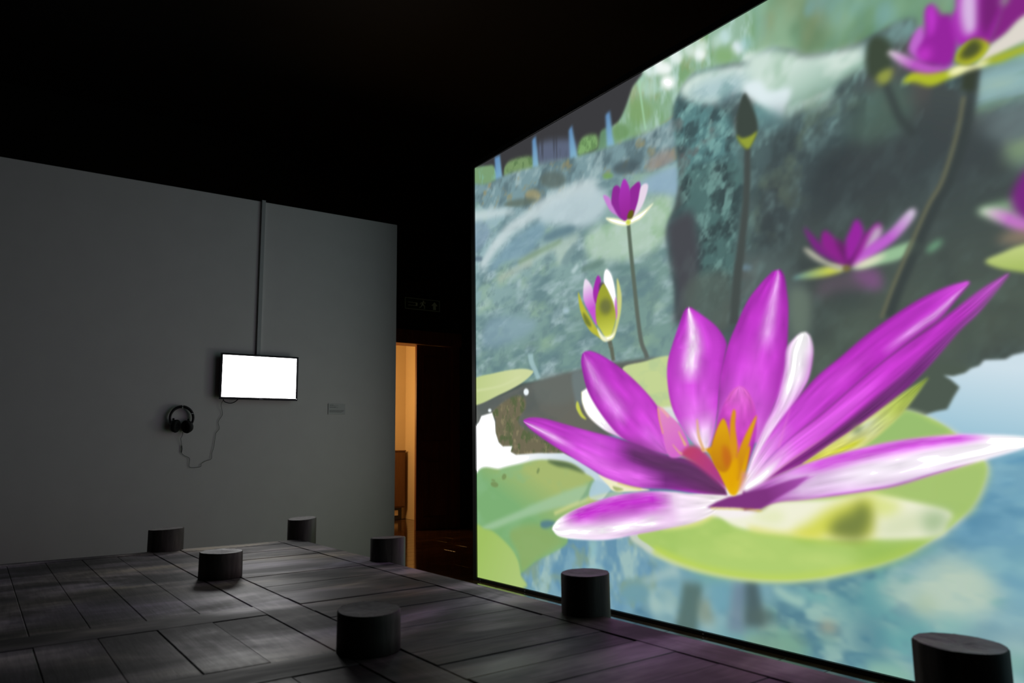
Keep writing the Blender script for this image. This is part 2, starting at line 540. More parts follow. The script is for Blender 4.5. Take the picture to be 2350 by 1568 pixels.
def paint_film_frame():
    F = FilmFrame()
    T = TILE
    full = lambda a, b: [(-5, a), (TEX_W + 5, a), (TEX_W + 5, b), (-5, b)]
    # ---- far planes, whole width of the frame
    F.shape(full(-5, 540), (112, 152, 120), 0, smooth=False, texel=True,
            mott=[((150, 190, 160), 60, 90, 1, .45, .75, .8, .3), ((84, 122, 92), 90, 120, 2, .5, .75, .8, .3), ((142, 150, 110), 80, 120, 3, .55, .75, .7, 0), ((120, 165, 170), 50, 70, 4, .6, .8, .6, .4)])
    F.shape(full(420, 1030), (76, 88, 84), 30, smooth=False, texel=True,
            mott=[((58, 66, 68), 140, 160, 5, .4, .7, .8, .2), ((96, 112, 100), 80, 130, 6, .55, .8, .6, .3)])
    F.shape(full(900, 1460), (116, 160, 174), 30, smooth=False, texel=True,
            mott=[((160, 190, 188), 110, 60, 8, .48, .62, .95, .3), ((80, 124, 148), 90, 60, 9, .5, .64, .9, .2), ((110, 165, 160), 120, 80, 10, .52, .8, .7, -.3), ((160, 185, 170), 60, 40, 11, .62, .85, .5, 0)])
    # ---- foliage with bright bokeh
    F.shape(T(1, (1330, 560), (1760, 380), (2100, 180), (2334, 90), (2334, 560), (1900, 620), (1720, 900), (1700, 1060), (1260, 1160), (1190, 1040), (1300, 900)), (146, 182, 158), 9,
            mott=[((118, 160, 110), 24, 60, 12, .45, .7, .8, 0), ((190, 220, 215), 16, 40, 13, .55, .8, .7, 0), ((150, 160, 105), 24, 50, 14, .6, .8, .6, 0)])
    for x, y, rx, ry, c, a in ((1650, 690, 60, 60, (250, 255, 252), 1), (1610, 570, 80, 60, (246, 252, 250), .95), (1500, 600, 60, 40, (225, 242, 238), .8), (1720, 480, 60, 60, (240, 250, 248), .8),
                            (1920, 450, 55, 60, (245, 252, 250), .95), (1930, 380, 60, 50, (225, 242, 236), .7), (1830, 420, 50, 60, (225, 240, 232), .7), (2130, 310, 55, 70, (200, 228, 230), .8),
                            (2230, 400, 55, 55, (222, 236, 242), .95), (2310, 360, 50, 60, (150, 195, 195), .6), (2330, 500, 50, 60, (235, 245, 245), .7), (1500, 740, 60, 70, (180, 215, 200), .6), (1430, 700, 40, 80, (170, 212, 190), .6),
                            (2060, 350, 40, 60, (200, 226, 215), .6)):
        F.blob(1080 + x / 3.647, y / 3.647, rx / 3.647, ry / 3.647, c, 6, a)
    F.blob(1080 + 2120 / 3.647, 470 / 3.647, 24, 22, (130, 172, 112), 8, .8)
    F.blob(1080 + 1420 / 3.647, 930 / 3.647, 30, 30, (124, 160, 100), 8, .7)
    F.line(T(1, (1405, 650), (1430, 850), (1465, 1090)), 5, 3, (165, 212, 175), 2, .8)
    # ---- dark shed roof in the far corner with pale blue posts before it
    F.shape(T(1, (0, 1430), (0, 1380), (700, 900), (1400, 600), (1350, 740), (1290, 910), (1240, 1010), (1180, 1060), (1090, 1100), (1050, 1260), (900, 1300), (560, 1350), (300, 1390), (290, 1510), (150, 1400)), (59, 59, 62), 4)
    F.shape(T(1, (560, 1210), (830, 1170), (900, 1260), (840, 1350), (570, 1410)), (100, 112, 138), 9, .8, mott=[((74, 80, 96), 8, 60, 73, .5, .7, .8, 0)])
    F.shape(T(1, (930, 1160), (1050, 1130), (1060, 1240), (960, 1290), (890, 1300)), (126, 168, 108), 5, mott=[((96, 132, 84), 14, 16, 71, .5, .7, .8, 0)])
    F.shape(T(1, (310, 1360), (510, 1310), (520, 1420), (300, 1500)), (120, 150, 102), 5, mott=[((92, 122, 80), 14, 16, 72, .5, .7, .8, 0)])
    F.shape(T(1, (10, 1430), (130, 1390), (200, 1400), (220, 1568), (10, 1600)), (122, 158, 116), 4, mott=[((132, 190, 180), 14, 30, 15, .5, .7, .7, 0)])
    for a in (((200, 1320), (245, 1300), (275, 1560), (215, 1560)), ((515, 1170), (545, 1140), (572, 1410), (520, 1410)), ((820, 1090), (848, 1050), (898, 1335), (832, 1345)), ((1128, 960), (1165, 930), (1205, 1230), (1140, 1230))):
        F.shape(T(1, *a), (96, 138, 184), 4, smooth=False, grad=((136, 184, 204), T(1, a[0])[0], T(1, a[2])[0]))
    F.shape(T(1, (1200, 1060), (1290, 1040), (1330, 1120), (1240, 1180), (1200, 1140)), (110, 150, 100), 5, .9)
    # ---- far rock bank
    F.shape([(1070, 432)] + T(1, (130, 1540), (330, 1450), (560, 1390), (900, 1310), (1180, 1220), (1450, 1120), (1640, 1020), (1730, 960), (1800, 1250), (1770, 1568)) + T(3, (1500, 80), (1100, 200), (500, 500), (0, 620)), (122, 152, 158), 5,
            mott=[((88, 110, 116), 30, 40, 16, .45, .68, .85, .6), ((168, 192, 194), 26, 30, 17, .55, .78, .7, .6), ((150, 140, 100), 30, 26, 18, .62, .8, .7, .4)])
    F.blob(1080 + 1300 / 3.647, 1400 / 3.647, 32, 16, (74, 90, 96), 6, .85, -.2)
    F.blob(1080 + 1600 / 3.647, 1340 / 3.647, 38, 18, (150, 142, 136), 8, .8, -.5)
    F.blob(1080 + 690 / 3.647, (380 + 120 / 3.647), 30, 20, (92, 105, 100), 6, .8)
    F.blob(1080 + 520 / 3.647, (380 + 250 / 3.647), 18, 14, (170, 158, 112), 5, .7)
    F.blob(1080 + 420 / 3.647, (380 + 310 / 3.647), 40, 9, (96, 110, 100), 5, .8, -.15)
    F.blob(1080 + 1150 / 3.647, (380 + 90 / 3.647), 12, 8, (116, 160, 92), 4, .9)
    # ---- the near-left smooth rock
    F.shape([(1075, 482)] + T(3, (130, 370), (300, 350), (560, 380), (640, 310), (900, 205), (1100, 130), (1280, 90), (1500, 60), (1780, -20), (1800, 300), (1690, 500), (1760, 1000), (1740, 1350), (1760, 1568)) + T(5, (1700, 260), (1300, 310), (1000, 380), (500, 430), (0, 440)) + [(1075, 860)], (150, 180, 186), 4,
            grad=((120, 152, 146), (1200, 470), (1260, 780)),
            mott=[((98, 128, 134), 60, 30, 19, .46, .68, .75, .7), ((172, 196, 200), 50, 24, 20, .54, .74, .7, .7), ((150, 182, 150), 70, 40, 21, .6, .8, .5, .5), ((96, 122, 128), 22, 18, 44, .56, .74, .4, .5)])
    F.shape(T(3, (20, 400), (120, 370), (300, 360), (380, 400), (260, 420), (20, 470)), (200, 216, 218), 8, .8)
    F.shape(T(3, (20, 500), (120, 480), (160, 560), (100, 680), (20, 720)), (130, 155, 175), 8, .7)
    F.line(T(3, (90, 850), (200, 680), (330, 530), (480, 430), (640, 320), (850, 225), (1050, 165)), 14, 40, (204, 218, 220), 9, .8)
    F.shape(T(3, (600, 360), (850, 240), (1060, 180), (1160, 300), (1060, 460), (900, 520), (700, 480), (580, 480)), (190, 208, 214), 11, .85)
    F.shape(T(3, (330, 640), (560, 480), (620, 560), (480, 740), (280, 830), (150, 880)), (122, 156, 174), 9, .7)
    F.blob(1080 + 740 / 3.647, 380 + 570 / 3.647, 40, 12, (96, 126, 138), 6, .85, -.35)
    F.shape(T(3, (400, 800), (700, 640), (910, 570), (840, 700), (740, 830), (690, 720), (500, 820)), (190, 210, 196), 9, .7)
    F.line(T(3, (400, 820), (560, 730), (760, 630)), 9, 9, (110, 140, 104), 6, .65)
    F.line(T(3, (230, 960), (420, 850), (520, 810)), 14, 10, (184, 194, 178), 8, .65)
    F.shape(T(3, (980, 560), (1300, 420), (1600, 230), (1700, 250), (1680, 420), (1620, 640), (1420, 760), (1250, 800), (1000, 780)), (182, 208, 186), 12, .85, mott=[((146, 186, 140), 40, 40, 23, .5, .7, .7, 0), ((195, 215, 205), 30, 20, 24, .55, .75, .6, .5)])
    F.shape(T(3, (1400, 160), (1560, 60), (1740, 10), (1740, 230), (1560, 230), (1440, 230)), (146, 176, 198), 7, .85)
    F.blob(1080 + 1270 / 3.647, 380 + 860 / 3.647, 36, 10, (100, 132, 130), 6, .8, -.1)
    F.blob(1080 + 1020 / 3.647, 380 + 840 / 3.647, 30, 9, (102, 132, 122), 5, .8, -.4)
    F.line(T(3, (780, 830), (830, 730), (880, 660)), 18, 10, (120, 148, 150), 5, .8)
    F.line(T(3, (850, 900), (900, 830)), 10, 7, (190, 212, 214), 4, .8)
    F.shape(T(3, (150, 1300), (400, 1260), (560, 1330), (400, 1460), (120, 1520)), (140, 168, 186), 12, .55)
    F.blob(1080 + 800 / 3.647, 380 + 1215 / 3.647, 8, 6, (180, 206, 220), 4, .7)
    F.blob(1080 + 62 / 3.647, 380 + 780 / 3.647, 10, 6, (92, 112, 128), 4, .8)
    F.blob(1084, 380 + 1020 / 3.647, 8, 14, (200, 190, 180), 3, .7)
    F.blob(1083, 380 + 1085 / 3.647, 6, 8, (190, 190, 40), 3, .9)
    # ---- the tall boulder and the dark bank behind the flowers
    F.shape(T(1, (1700, 1000), (1720, 840), (1800, 690), (1900, 600), (2150, 540), (2334, 510)) + T(2, (200, 410), (400, 420), (520, 460), (850, 400), (1080, 290), (1380, 160), (1500, 300), (1900, 560), (2334, 520), (2700, 500), (2800, 1600)) + T(4, (2800, 900), (2600, 1568)) + [(2500, 800), (2200, 850), (2130, 960), (2000, 1020), (1700, 1000), (1555, 900)] + T(3, (1720, 1350), (1700, 1000), (1640, 560), (1720, 300), (1740, 60)), (92, 128, 128), 5,
            grad=((70, 78, 78), (1600, 330), (1960, 460)),
            mott=[((62, 80, 82), 40, 44, 25, .45, .64, .85, .5), ((126, 164, 162), 30, 34, 26, .56, .74, .8, .7), ((88, 82, 80), 50, 60, 27, .6, .8, .6, .3)])
    F.shape(T(4, (300, 0), (900, -250), (1500, -500), (2334, -200), (2700, 200), (2600, 1568)) + [(2300, 850), (2130, 960), (2000, 1010), (1800, 960), (1790, 640), (1740, 520)], (62, 70, 72), 26, .9, grad=((82, 94, 84), (1950, 450), (1980, 760)),
            mott=[((50, 56, 60), 120, 90, 28, .5, .75, .6, 0), ((84, 98, 98), 50, 60, 29, .62, .8, .5, .4)])
    F.shape(T(1, (1760, 740), (1880, 620), (2150, 560), (2334, 530)) + T(2, (0, 480), (200, 410), (400, 430), (520, 470), (850, 410), (1020, 380), (1010, 560), (900, 620), (760, 720), (700, 900), (420, 950), (330, 1020), (200, 950), (60, 800), (-100, 760)) + T(1, (2000, 880), (1800, 850)), (204, 224, 214), 8, 1, grad=((132, 172, 152), (1850, 130), (1885, 255)),
            mott=[((222, 236, 228), 60, 40, 30, .5, .7, .8, 0), ((140, 180, 150), 50, 50, 31, .6, .8, .5, .3)])
    F.shape(T(1, (1800, 780), (2000, 660), (2280, 620), (2300, 760), (2150, 850), (1900, 840)), (158, 190, 198), 16, .75, mott=[((110, 150, 160), 26, 20, 32, .5, .7, .7, .5)])
    F.shape(T(2, (0, 700), (120, 680), (200, 760), (380, 740), (340, 900), (280, 1000), (100, 860), (0, 780)), (224, 238, 242), 6, .95)
    F.shape(T(2, (80, 900), (260, 940), (350, 1050), (200, 1100), (90, 1030)), (112, 160, 164), 8, .8)
    F.shape(T(2, (640, 1040), (860, 820), (820, 930), (700, 1020)), (132, 174, 172), 7, .8)
    F.shape(T(2, (850, 900), (1250, 640), (1400, 900), (1300, 1100), (1000, 1200), (800, 1050)), (84, 108, 96), 14, .7)
    F.shape(T(2, (980, 400), (1360, 160), (1420, 260), (1240, 380), (1060, 460)), (116, 152, 150), 9, .75)
    F.shape(T(1, (1730, 830), (1850, 850), (2150, 950), (2200, 1250), (2250, 1568), (1800, 1568), (1740, 1250), (1700, 1000)), (90, 132, 134), 9, .85,
            mott=[((58, 78, 82), 24, 26, 33, .44, .60, .95, .5), ((128, 176, 172), 20, 22, 34, .55, .70, .9, .6), ((100, 94, 94), 34, 30, 35, .6, .75, .7, 0)])
    F.shape(T(3, (1790, 40), (2280, 0), (2230, 560), (2180, 1000), (2000, 1200), (1880, 900), (1900, 560), (1800, 360)), (80, 112, 110), 9, .9,
            mott=[((56, 72, 74), 24, 26, 36, .44, .62, .95, .5), ((116, 156, 150), 20, 22, 37, .55, .72, .85, .6)])
    F.shape(T(3, (1650, 510), (1780, 400), (1860, 400), (1890, 560), (1910, 740), (1890, 1000), (1830, 1250), (1760, 1330), (1700, 1310), (1720, 1050), (1670, 760)), (72, 74, 80), 10, mott=[((86, 96, 98), 30, 50, 80, .55, .75, .6, .3)])
    F.shape(T(3, (1830, 960), (2160, 900), (2190, 1300), (2050, 1380), (1900, 1250), (1800, 1280)), (86, 98, 92), 10, .8)
    F.blob(1080 + 2310 / 3.647, 380 + 855 / 3.647, 14, 7, (124, 160, 186), 4, .8)
    F.shape(T(2, (60, 1080), (500, 900), (760, 760), (1000, 800), (900, 1080), (600, 1200), (500, 1568)) + T(4, (450, 300), (350, 620), (100, 760), (40, 300)), (78, 96, 98), 24, .75, mott=[((124, 158, 156), 26, 30, 74, .54, .70, .85, .5), ((58, 66, 68), 40, 44, 75, .46, .64, .85, .3), ((104, 122, 104), 36, 34, 76, .6, .75, .6, 0)])
    F.shape(T(4, (0, 780), (300, 800), (480, 1000), (540, 1400), (300, 1568), (0, 1400)), (92, 106, 104), 14, .6)
    F.shape(T(4, (380, 1050), (540, 1080), (520, 1380), (400, 1400)), (108, 124, 110), 8, .7)
    # right hand bank: pale wet stone above the dark, mossy stone beyond
    F.shape(T(2, (1930, 600), (2334, 470), (2700, 420), (2800, 900), (2334, 830), (2000, 960), (1900, 850)), (146, 182, 184), 11, .95, mott=[((100, 140, 110), 120, 24, 38, .5, .66, .8, -1.6), ((176, 200, 176), 90, 30, 39, .55, .75, .7, -1.6)])
    F.shape(T(2, (1930, 960), (2334, 820), (2800, 860), (2800, 1500), (2334, 1420), (2200, 1260), (2020, 1120)), (104, 120, 122), 13, .9, mott=[((142, 160, 130), 50, 30, 40, .55, .75, .8, 0), ((80, 88, 92), 60, 40, 41, .5, .75, .7, 0)])
    F.blob(1710 + 2290 / 3.647, 1280 / 3.647, 30, 26, (124, 152, 116), 10, .8)
    # ---- still water: dark reflections, bright sky
    F.shape(T(5, (440, 460), (560, 420), (830, 345), (1250, 260), (1650, 260), (1650, 700), (1100, 900), (800, 1060), (350, 1060), (40, 760), (40, 600), (200, 560)), (100, 104, 100), 4, grad=((104, 104, 96), (1200, 880), (1250, 1020)), mott=[((84, 92, 90), 60, 50, 42, .5, .7, .6, 0)])
    F.shape(T(5, (560, 400), (840, 350), (870, 560), (700, 620), (540, 560)), (104, 112, 108), 9, .5)
    F.shape(T(5, (850, 350), (960, 345), (1010, 480), (900, 640), (870, 560)), (112, 126, 128), 5, .8)
    F.shape(T(5, (180, 680), (330, 560), (440, 550), (460, 640), (400, 760), (520, 860), (800, 1010), (800, 1040), (340, 1045), (250, 960), (205, 860), (210, 740)), (112, 106, 84), 4, mott=[((86, 100, 66), 14, 20, 43, .5, .66, .9, 0), ((140, 130, 100), 12, 14, 44, .58, .75, .8, 0)])
    F.shape(T(5, (40, 800), (70, 760), (90, 710), (180, 682), (205, 760), (210, 850), (235, 930), (270, 965), (350, 962), (335, 1010), (380, 1035), (560, 1022), (780, 1022), (900, 1080), (1080, 1200), (1180, 1300), (1100, 1420), (700, 1500), (40, 1300)), (252, 253, 254), 2.5, smooth=False, grad=((196, 214, 224), (1190, 1035), (1330, 1120)))
    F.blob(1080 + 465 / 3.647, 760 + 510 / 3.647, 6, 8, (240, 248, 252), 2)
    F.blob(1080 + 160 / 3.647, 760 + 665 / 3.647, 4, 4, (240, 248, 252), 1.6)
    F.line(T(5, (500, 190), (510, 260), (545, 340), (570, 400)), 12, 10, (168, 200, 204), 3, .75)
    F.shape(T(6, (1150, 300), (1500, 250), (1850, 300), (1880, 500), (1700, 700), (1450, 780), (1150, 760)), (78, 90, 80), 5)
    sky = T(6, (2334, 178), (2240, 200), (2180, 236), (2000, 242), (1960, 290), (1890, 312), (1840, 350), (1740, 378), (1660, 370), (1720, 405), (1795, 470), (1740, 560), (1725, 590), (1690, 655), (1600, 672), (1540, 690), (1490, 720), (1300, 800), (1000, 1100), (1400, 1500), (2334, 1500))
    F.shape(sky + [(2700, 1250), (2700, 700)], (206, 224, 234), 2.5, smooth=False, grad=((156, 196, 214), (2280, 840), (2260, 1010)))
    F.shape(T(6, (2000, 1010), (2334, 960), (2900, 950), (2900, 1700), (1600, 1700), (1900, 1300)), (116, 164, 186), 10, mott=[((90, 146, 180), 60, 26, 45, .5, .7, .8, .3), ((144, 190, 204), 50, 24, 46, .55, .75, .8, .3)])
    # ---- pond floor under the clear water
    F.shape(T(8, (300, 800), (900, 700), (1300, 560), (1700, 400), (2000, 900), (1600, 1300), (1300, 1600), (600, 1400), (100, 1200)), (110, 158, 164), 14, .85, mott=[((78, 122, 140), 60, 36, 61, .48, .60, .95, .3), ((150, 186, 176), 54, 30, 62, .54, .64, .95, 0), ((112, 174, 170), 50, 40, 63, .55, .66, .85, 0)])
    F.shape(T(8, (1700, 200), (2500, 0), (2700, 700), (2334, 1100), (1500, 900), (1200, 700), (1500, 480)), (108, 158, 182), 16, .75, mott=[((134, 180, 192), 60, 30, 47, .5, .62, .9, .3), ((80, 132, 162), 50, 30, 48, .53, .66, .9, 0)])
    F.shape(T(8, (1120, 830), (1300, 720), (1450, 640), (1560, 540), (1720, 510), (1880, 570), (2040, 680), (2140, 830), (2150, 960), (1950, 1050), (1700, 1080), (1480, 1060), (1380, 960), (1150, 920)), (172, 196, 184), 14, .95, mott=[((138, 180, 168), 60, 30, 49, .5, .64, .9, .3), ((186, 204, 186), 50, 24, 50, .54, .66, .9, -.3)])
    F.blob(1710 + 1500 / 3.647, 1130 + 940 / 3.647, 30, 24, (168, 190, 166), 9, .7)
    F.blob(1710 + 700 / 3.647, 1130 + 1140 / 3.647, 22, 16, (164, 160, 138), 9, .9)
    F.blob(1710 + 690 / 3.647, 1130 + 1240 / 3.647, 24, 14, (122, 164, 156), 9, .8)
    F.line(T(8, (240, 800), (380, 890), (500, 930)), 16, 22, (160, 196, 184), 6, .9)
    F.shape(T(8, (60, 1180), (300, 1130), (480, 1200), (540, 1350), (300, 1320), (0, 1240)), (122, 160, 136), 12, .75)
    F.shape(T(8, (1020, 1420), (1200, 1410), (1360, 1500), (1420, 1600), (1100, 1540)), (138, 182, 166), 8, .9)
    F.shape(T(8, (1150, 1180), (1450, 1080), (1560, 1180), (1350, 1260)), (106, 164, 164), 12, .8)
    F.shape(T(8, (700, 850), (1000, 760), (1180, 900), (1100, 1100), (800, 1050)), (94, 148, 156), 14, .6)
    F.shape(T(8, (950, 1080), (1150, 1060), (1200, 1350), (1000, 1380), (880, 1280)), (76, 124, 142), 14, .6)
    F.shape(T(8, (2120, 620), (2250, 580), (2500, 640), (2400, 700)), (140, 186, 192), 8, .8)
    F.blob(1710 + 2270 / 3.647, 1130 + 1440 / 3.647, 30, 24, (136, 182, 164), 10, .8)
    F.shape(T(7, (450, 740), (470, 640), (760, 430), (1050, 390), (1350, 370), (1500, 560), (1600, 640), (1550, 800), (1300, 1000), (700, 900)), (122, 164, 182), 6, mott=[((156, 188, 186), 34, 34, 51, .52, .62, .95, .4), ((96, 142, 170), 40, 60, 52, .52, .66, .9, 0), ((128, 156, 136), 40, 44, 64, .58, .70, .8, 0)])
    F.line(T(7, (1020, 400), (1030, 500), (1010, 560)), 20, 10, (146, 190, 196), 6, .8)
    F.line(T(7, (970, 660), (1080, 610)), 14, 10, (146, 190, 200), 5, .8)
    F.line(T(7, (1430, 760), (1640, 680), (1740, 650)), 12, 34, (164, 192, 190), 8, .85)
    F.line(T(7, (1500, 800), (1520, 900), (1580, 1000)), 16, 26, (160, 190, 186), 8, .8)
    F.blob(1080 + 1380 / 3.647, 1130 + 850 / 3.647, 34, 26, (108, 154, 170), 8, .8)
    F.line(T(7, (1860, 760), (1840, 950), (1800, 1150)), 44, 52, (86, 112, 108), 8, .95)
    F.line(T(7, (1960, 900), (1980, 1100)), 30, 36, (132, 144, 124), 9, .7)
    F.line(T(7, (2080, 760), (2100, 1000)), 44, 44, (112, 162, 178), 8, .8)
    F.line(T(7, (2270, 760), (2240, 1000), (2220, 1180)), 36, 44, (108, 124, 146), 9, .7)
    F.line(T(8, (50, 740), (70, 940), (80, 1130)), 28, 50, (76, 96, 100), 8, .95)
    F.blob(1710 + 150 / 3.647, 1130 + 1040 / 3.647, 34, 18, (84, 104, 100), 9, .8)
    # ---- lily pads
    F.shape(T(5, (20, 415), (200, 352), (400, 317), (500, 325), (520, 352), (420, 440), (250, 530), (20, 618)), (190, 206, 138), 2, grad=((206, 216, 160), (1090, 880), (1180, 900)))
    F.line(T(5, (50, 500), (250, 460), (420, 380)), 4, 2, (218, 226, 176), 3, .7)
    F.shape(T(5, (1270, 318), (1450, 255), (1660, 210), (1800, 300), (1800, 640), (1640, 660), (1560, 640), (1420, 500)), (196, 212, 148), 2.2, mott=[((176, 200, 150), 30, 20, 53, .5, .7, .6, 0)])
    F.shape(T(5, (1560, 660), (1720, 640), (1760, 760), (1640, 760)), (226, 230, 228), 3, .9)
    F.shape(T(5, (40, 1232), (250, 1152), (420, 1110), (560, 1078), (700, 1082), (850, 1112), (960, 1190), (1030, 1240), (1040, 1330), (1000, 1390), (1100, 1450), (900, 1568)) + T(7, (800, 300), (810, 420), (700, 500), (560, 570), (420, 680), (300, 760), (40, 740)), (166, 184, 112), 3, grad=((124, 174, 116), (1200, 1070), (1180, 1160)), mott=[((134, 182, 132), 70, 40, 54, .5, .7, .6, .5)])
    F.shape(T(5, (640, 1085), (760, 1090), (860, 1120), (960, 1190), (820, 1150), (720, 1130)), (70, 92, 66), 4, .8)
    F.shape(T(7, (80, 300), (400, 160), (700, 30), (960, -60), (1000, -20), (940, 90), (700, 140), (420, 220), (180, 310)), (160, 196, 158), 5, .85)
    F.shape(T(5, (1000, 1260), (1035, 1250), (1040, 1320), (960, 1400), (900, 1440), (960, 1340)), (126, 166, 130), 3, .8)
    for x, y, rx, ry in ((200, 1285, 9, 6), (280, 1220, 5, 7), (565, 1170, 3, 7), (190, 1250, 5, 2)):
        F.blob(1080 + x / 3.647, 760 + y / 3.647, rx, ry, (118, 140, 86), 2, .8, .3)
    F.shape(T(7, (330, 330), (560, 270), (800, 420), (760, 440), (540, 580), (430, 670), (400, 520)), (142, 170, 100), 8, .75)
    F.shape(T(7, (30, 300), (120, 308), (200, 338), (330, 460), (395, 570), (420, 690), (450, 800), (30, 760)), (160, 192, 98), 4, grad=((172, 198, 120), (1110, 1230), (1190, 1330)))
    F.shape(T(7, (590, 250), (650, 235), (720, 260), (640, 300), (590, 290)), (84, 124, 140), 4, .9)
    F.shape(T(5, (990, 1380), (1040, 1250), (1150, 1290), (1180, 1330), (1060, 1400)), (172, 202, 214), 3, .95)
    pad = [(1448, 1222), (1475, 1260), (1530, 1290), (1600, 1313), (1690, 1330), (1790, 1337), (1880, 1330), (1960, 1314), (2050, 1288), (2130, 1250), (2200, 1202), (2245, 1150), (2268, 1090), (2262, 1050), (2215, 1005), (2150, 965), (2100, 945), (2060, 945), (1900, 1000), (1700, 1100), (1560, 1180)]
    F.shape(pad, (206, 214, 196), 4, .9)
    pad2 = [(1466, 1222), (1490, 1252), (1540, 1281), (1610, 1305), (1690, 1323), (1790, 1331), (1880, 1325), (1960, 1309), (2050, 1283), (2130, 1245), (2195, 1198), (2238, 1148), (2261, 1090), (2256, 1055), (2210, 1010), (2150, 968), (2090, 946), (2050, 946), (1900, 1000), (1700, 1100), (1560, 1180)]
    F.shape(pad2, (176, 206, 112), 2.2, mott=[((160, 196, 100), 90, 50, 55, .45, .7, .7, .2), ((190, 214, 120), 80, 40, 56, .5, .7, .7, 0)])
    F.line([(1500, 1262), (1600, 1302), (1700, 1322), (1800, 1328), (1900, 1318), (2000, 1295), (2100, 1255)], 18, 12, (192, 214, 88), 6, .8)
    F.shape(T(8, (1000, 450), (1500, 380), (1560, 400), (1300, 540), (1050, 590), (900, 560)), (150, 186, 84), 12, .7)
    F.shape(T(6, (1100, 1350), (1500, 1200), (1950, 1100), (2030, 1160), (2000, 1300), (1850, 1540), (1500, 1480)), (162, 192, 112), 6, .8)
    F.shape(T(6, (1320, 680), (1440, 690), (1560, 760), (1720, 850), (1500, 890), (1000, 960), (1150, 830)), (150, 188, 112), 4, .9)
    # ---- sepals under the big flower
    F.shape(T(8, (-300, 60), (0, 140), (140, 150), (260, 80), (700, 60), (1000, 15), (1090, 20), (1500, 100), (1720, 170), (1690, 260), (1600, 370), (1050, 392), (700, 390), (300, 352), (60, 322), (-150, 250)), (240, 240, 216), 4)
    F.shape(T(8, (540, 250), (700, 140), (900, 60), (1050, 30), (1120, 90), (1080, 200), (1060, 370), (800, 385), (400, 350)), (206, 212, 70), 10, .9)
    F.shape(T(8, (40, 290), (300, 330), (560, 330), (640, 370), (300, 352), (60, 318)), (214, 214, 66), 6, .9)
    F.shape(T(8, (1080, 40), (1300, 90), (1250, 200), (1110, 200)), (214, 224, 130), 9, .8)
    F.shape(T(8, (1150, 260), (1400, 160), (1480, 220), (1420, 350), (1120, 370)), (208, 218, 178), 10, .8)
    F.shape(T(8, (1480, 170), (1620, 150), (1720, 180), (1650, 330), (1500, 340)), (156, 184, 138), 10, .85)
    F.shape(T(8, (700, 300), (780, 210), (900, 150), (960, 90), (1040, 110), (1060, 240), (1000, 370), (900, 400), (720, 350)), (112, 126, 66), 10, .92)
    F.shape(T(8, (60, 210), (250, 150), (340, 210), (240, 270)), (224, 232, 180), 9, .7)
    F.line(T(8, (-40, 130), (60, 148), (140, 152)), 5, 3, (220, 200, 50), 2.5, .9)
    F.shape(T(7, (1990, 140), (2080, 150), (2060, 190), (1900, 280), (1600, 320), (1700, 280), (1900, 220)), (222, 226, 140), 4, .9)
    # ---- small flowers and buds in the back
    F.line(T(3, (1320, 480), (1330, 600), (1345, 760), (1370, 1000), (1400, 1280), (1430, 1480), (1465, 1570)) + T(5, (1478, 230)), 8, 10, (92, 108, 92), 1.8, 1, (96, 104, 98))
    F.shape(T(3, (1130, 440), (1200, 440), (1290, 460), (1330, 440), (1430, 390), (1530, 315), (1440, 430), (1380, 470), (1290, 505), (1180, 480)), (246, 246, 210), 2.4)
    F.shape(T(3, (1110, 250), (1160, 268), (1200, 340), (1260, 430), (1180, 390), (1135, 320)), (200, 130, 212), 2)
    F.shape(T(3, (1195, 185), (1245, 178), (1290, 300), (1300, 440), (1250, 440), (1195, 350), (1178, 300)), (142, 44, 150), 2)
    F.shape(T(3, (1415, 140), (1420, 240), (1370, 400), (1310, 440), (1325, 230), (1370, 160)), (146, 42, 152), 2)
    F.shape(T(3, (1280, 115), (1330, 190), (1335, 340), (1310, 450), (1270, 440), (1240, 280)), (170, 54, 182), 2, grad=((150, 40, 150), T(3, (1270, 150))[0], T(3, (1300, 430))[0]))
    F.shape(T(3, (1470, 150), (1485, 190), (1440, 330), (1365, 430), (1400, 300), (1425, 180)), (232, 216, 234), 2)
    F.shape(T(3, (1310, 440), (1330, 380), (1365, 380), (1350, 440)), (96, 92, 30), 2)
    F.blob(1080 + 1320 / 3.647, 380 + 475 / 3.647, 5, 6, (206, 216, 80), 2)
    F.line(T(3, (1155, 1440), (1175, 1520)) + T(5, (1180, 150), (1195, 250)), 10, 8, (98, 104, 90), 2)
    F.shape(T(3, (900, 1060), (940, 1160), (1010, 1290), (1060, 1370), (1130, 1470), (1060, 1430), (990, 1370), (920, 1220)), (186, 186, 60), 2)
    F.shape(T(3, (940, 1230), (990, 1290), (1010, 1350), (960, 1320)), (96, 108, 50), 3, .8)
    F.shape(T(3, (950, 970), (980, 960), (1030, 1060), (1060, 1330), (1000, 1240), (945, 1120)), (198, 84, 210), 2, grad=((236, 220, 240), T(3, (1010, 1200))[0], T(3, (965, 1000))[0]))
    F.shape(T(3, (1060, 925), (1090, 960), (1080, 1060), (1050, 1160), (1025, 1060)), (164, 46, 172), 2)
    F.shape(T(3, (1080, 990), (1120, 980), (1130, 1020), (1080, 1060)), (80, 66, 80), 3, .9)
    F.shape(T(3, (1120, 890), (1145, 868), (1185, 930), (1215, 1080), (1225, 1280), (1190, 1200), (1150, 1080), (1115, 980)), (254, 252, 254), 2)
    F.shape(T(3, (1225, 945), (1260, 1060), (1262, 1180), (1240, 1310), (1200, 1440), (1160, 1450), (1210, 1330), (1225, 1150)), (206, 210, 130), 2)
    F.shape(T(3, (1215, 1100), (1228, 1230), (1215, 1290), (1205, 1200)), (200, 110, 206), 2)
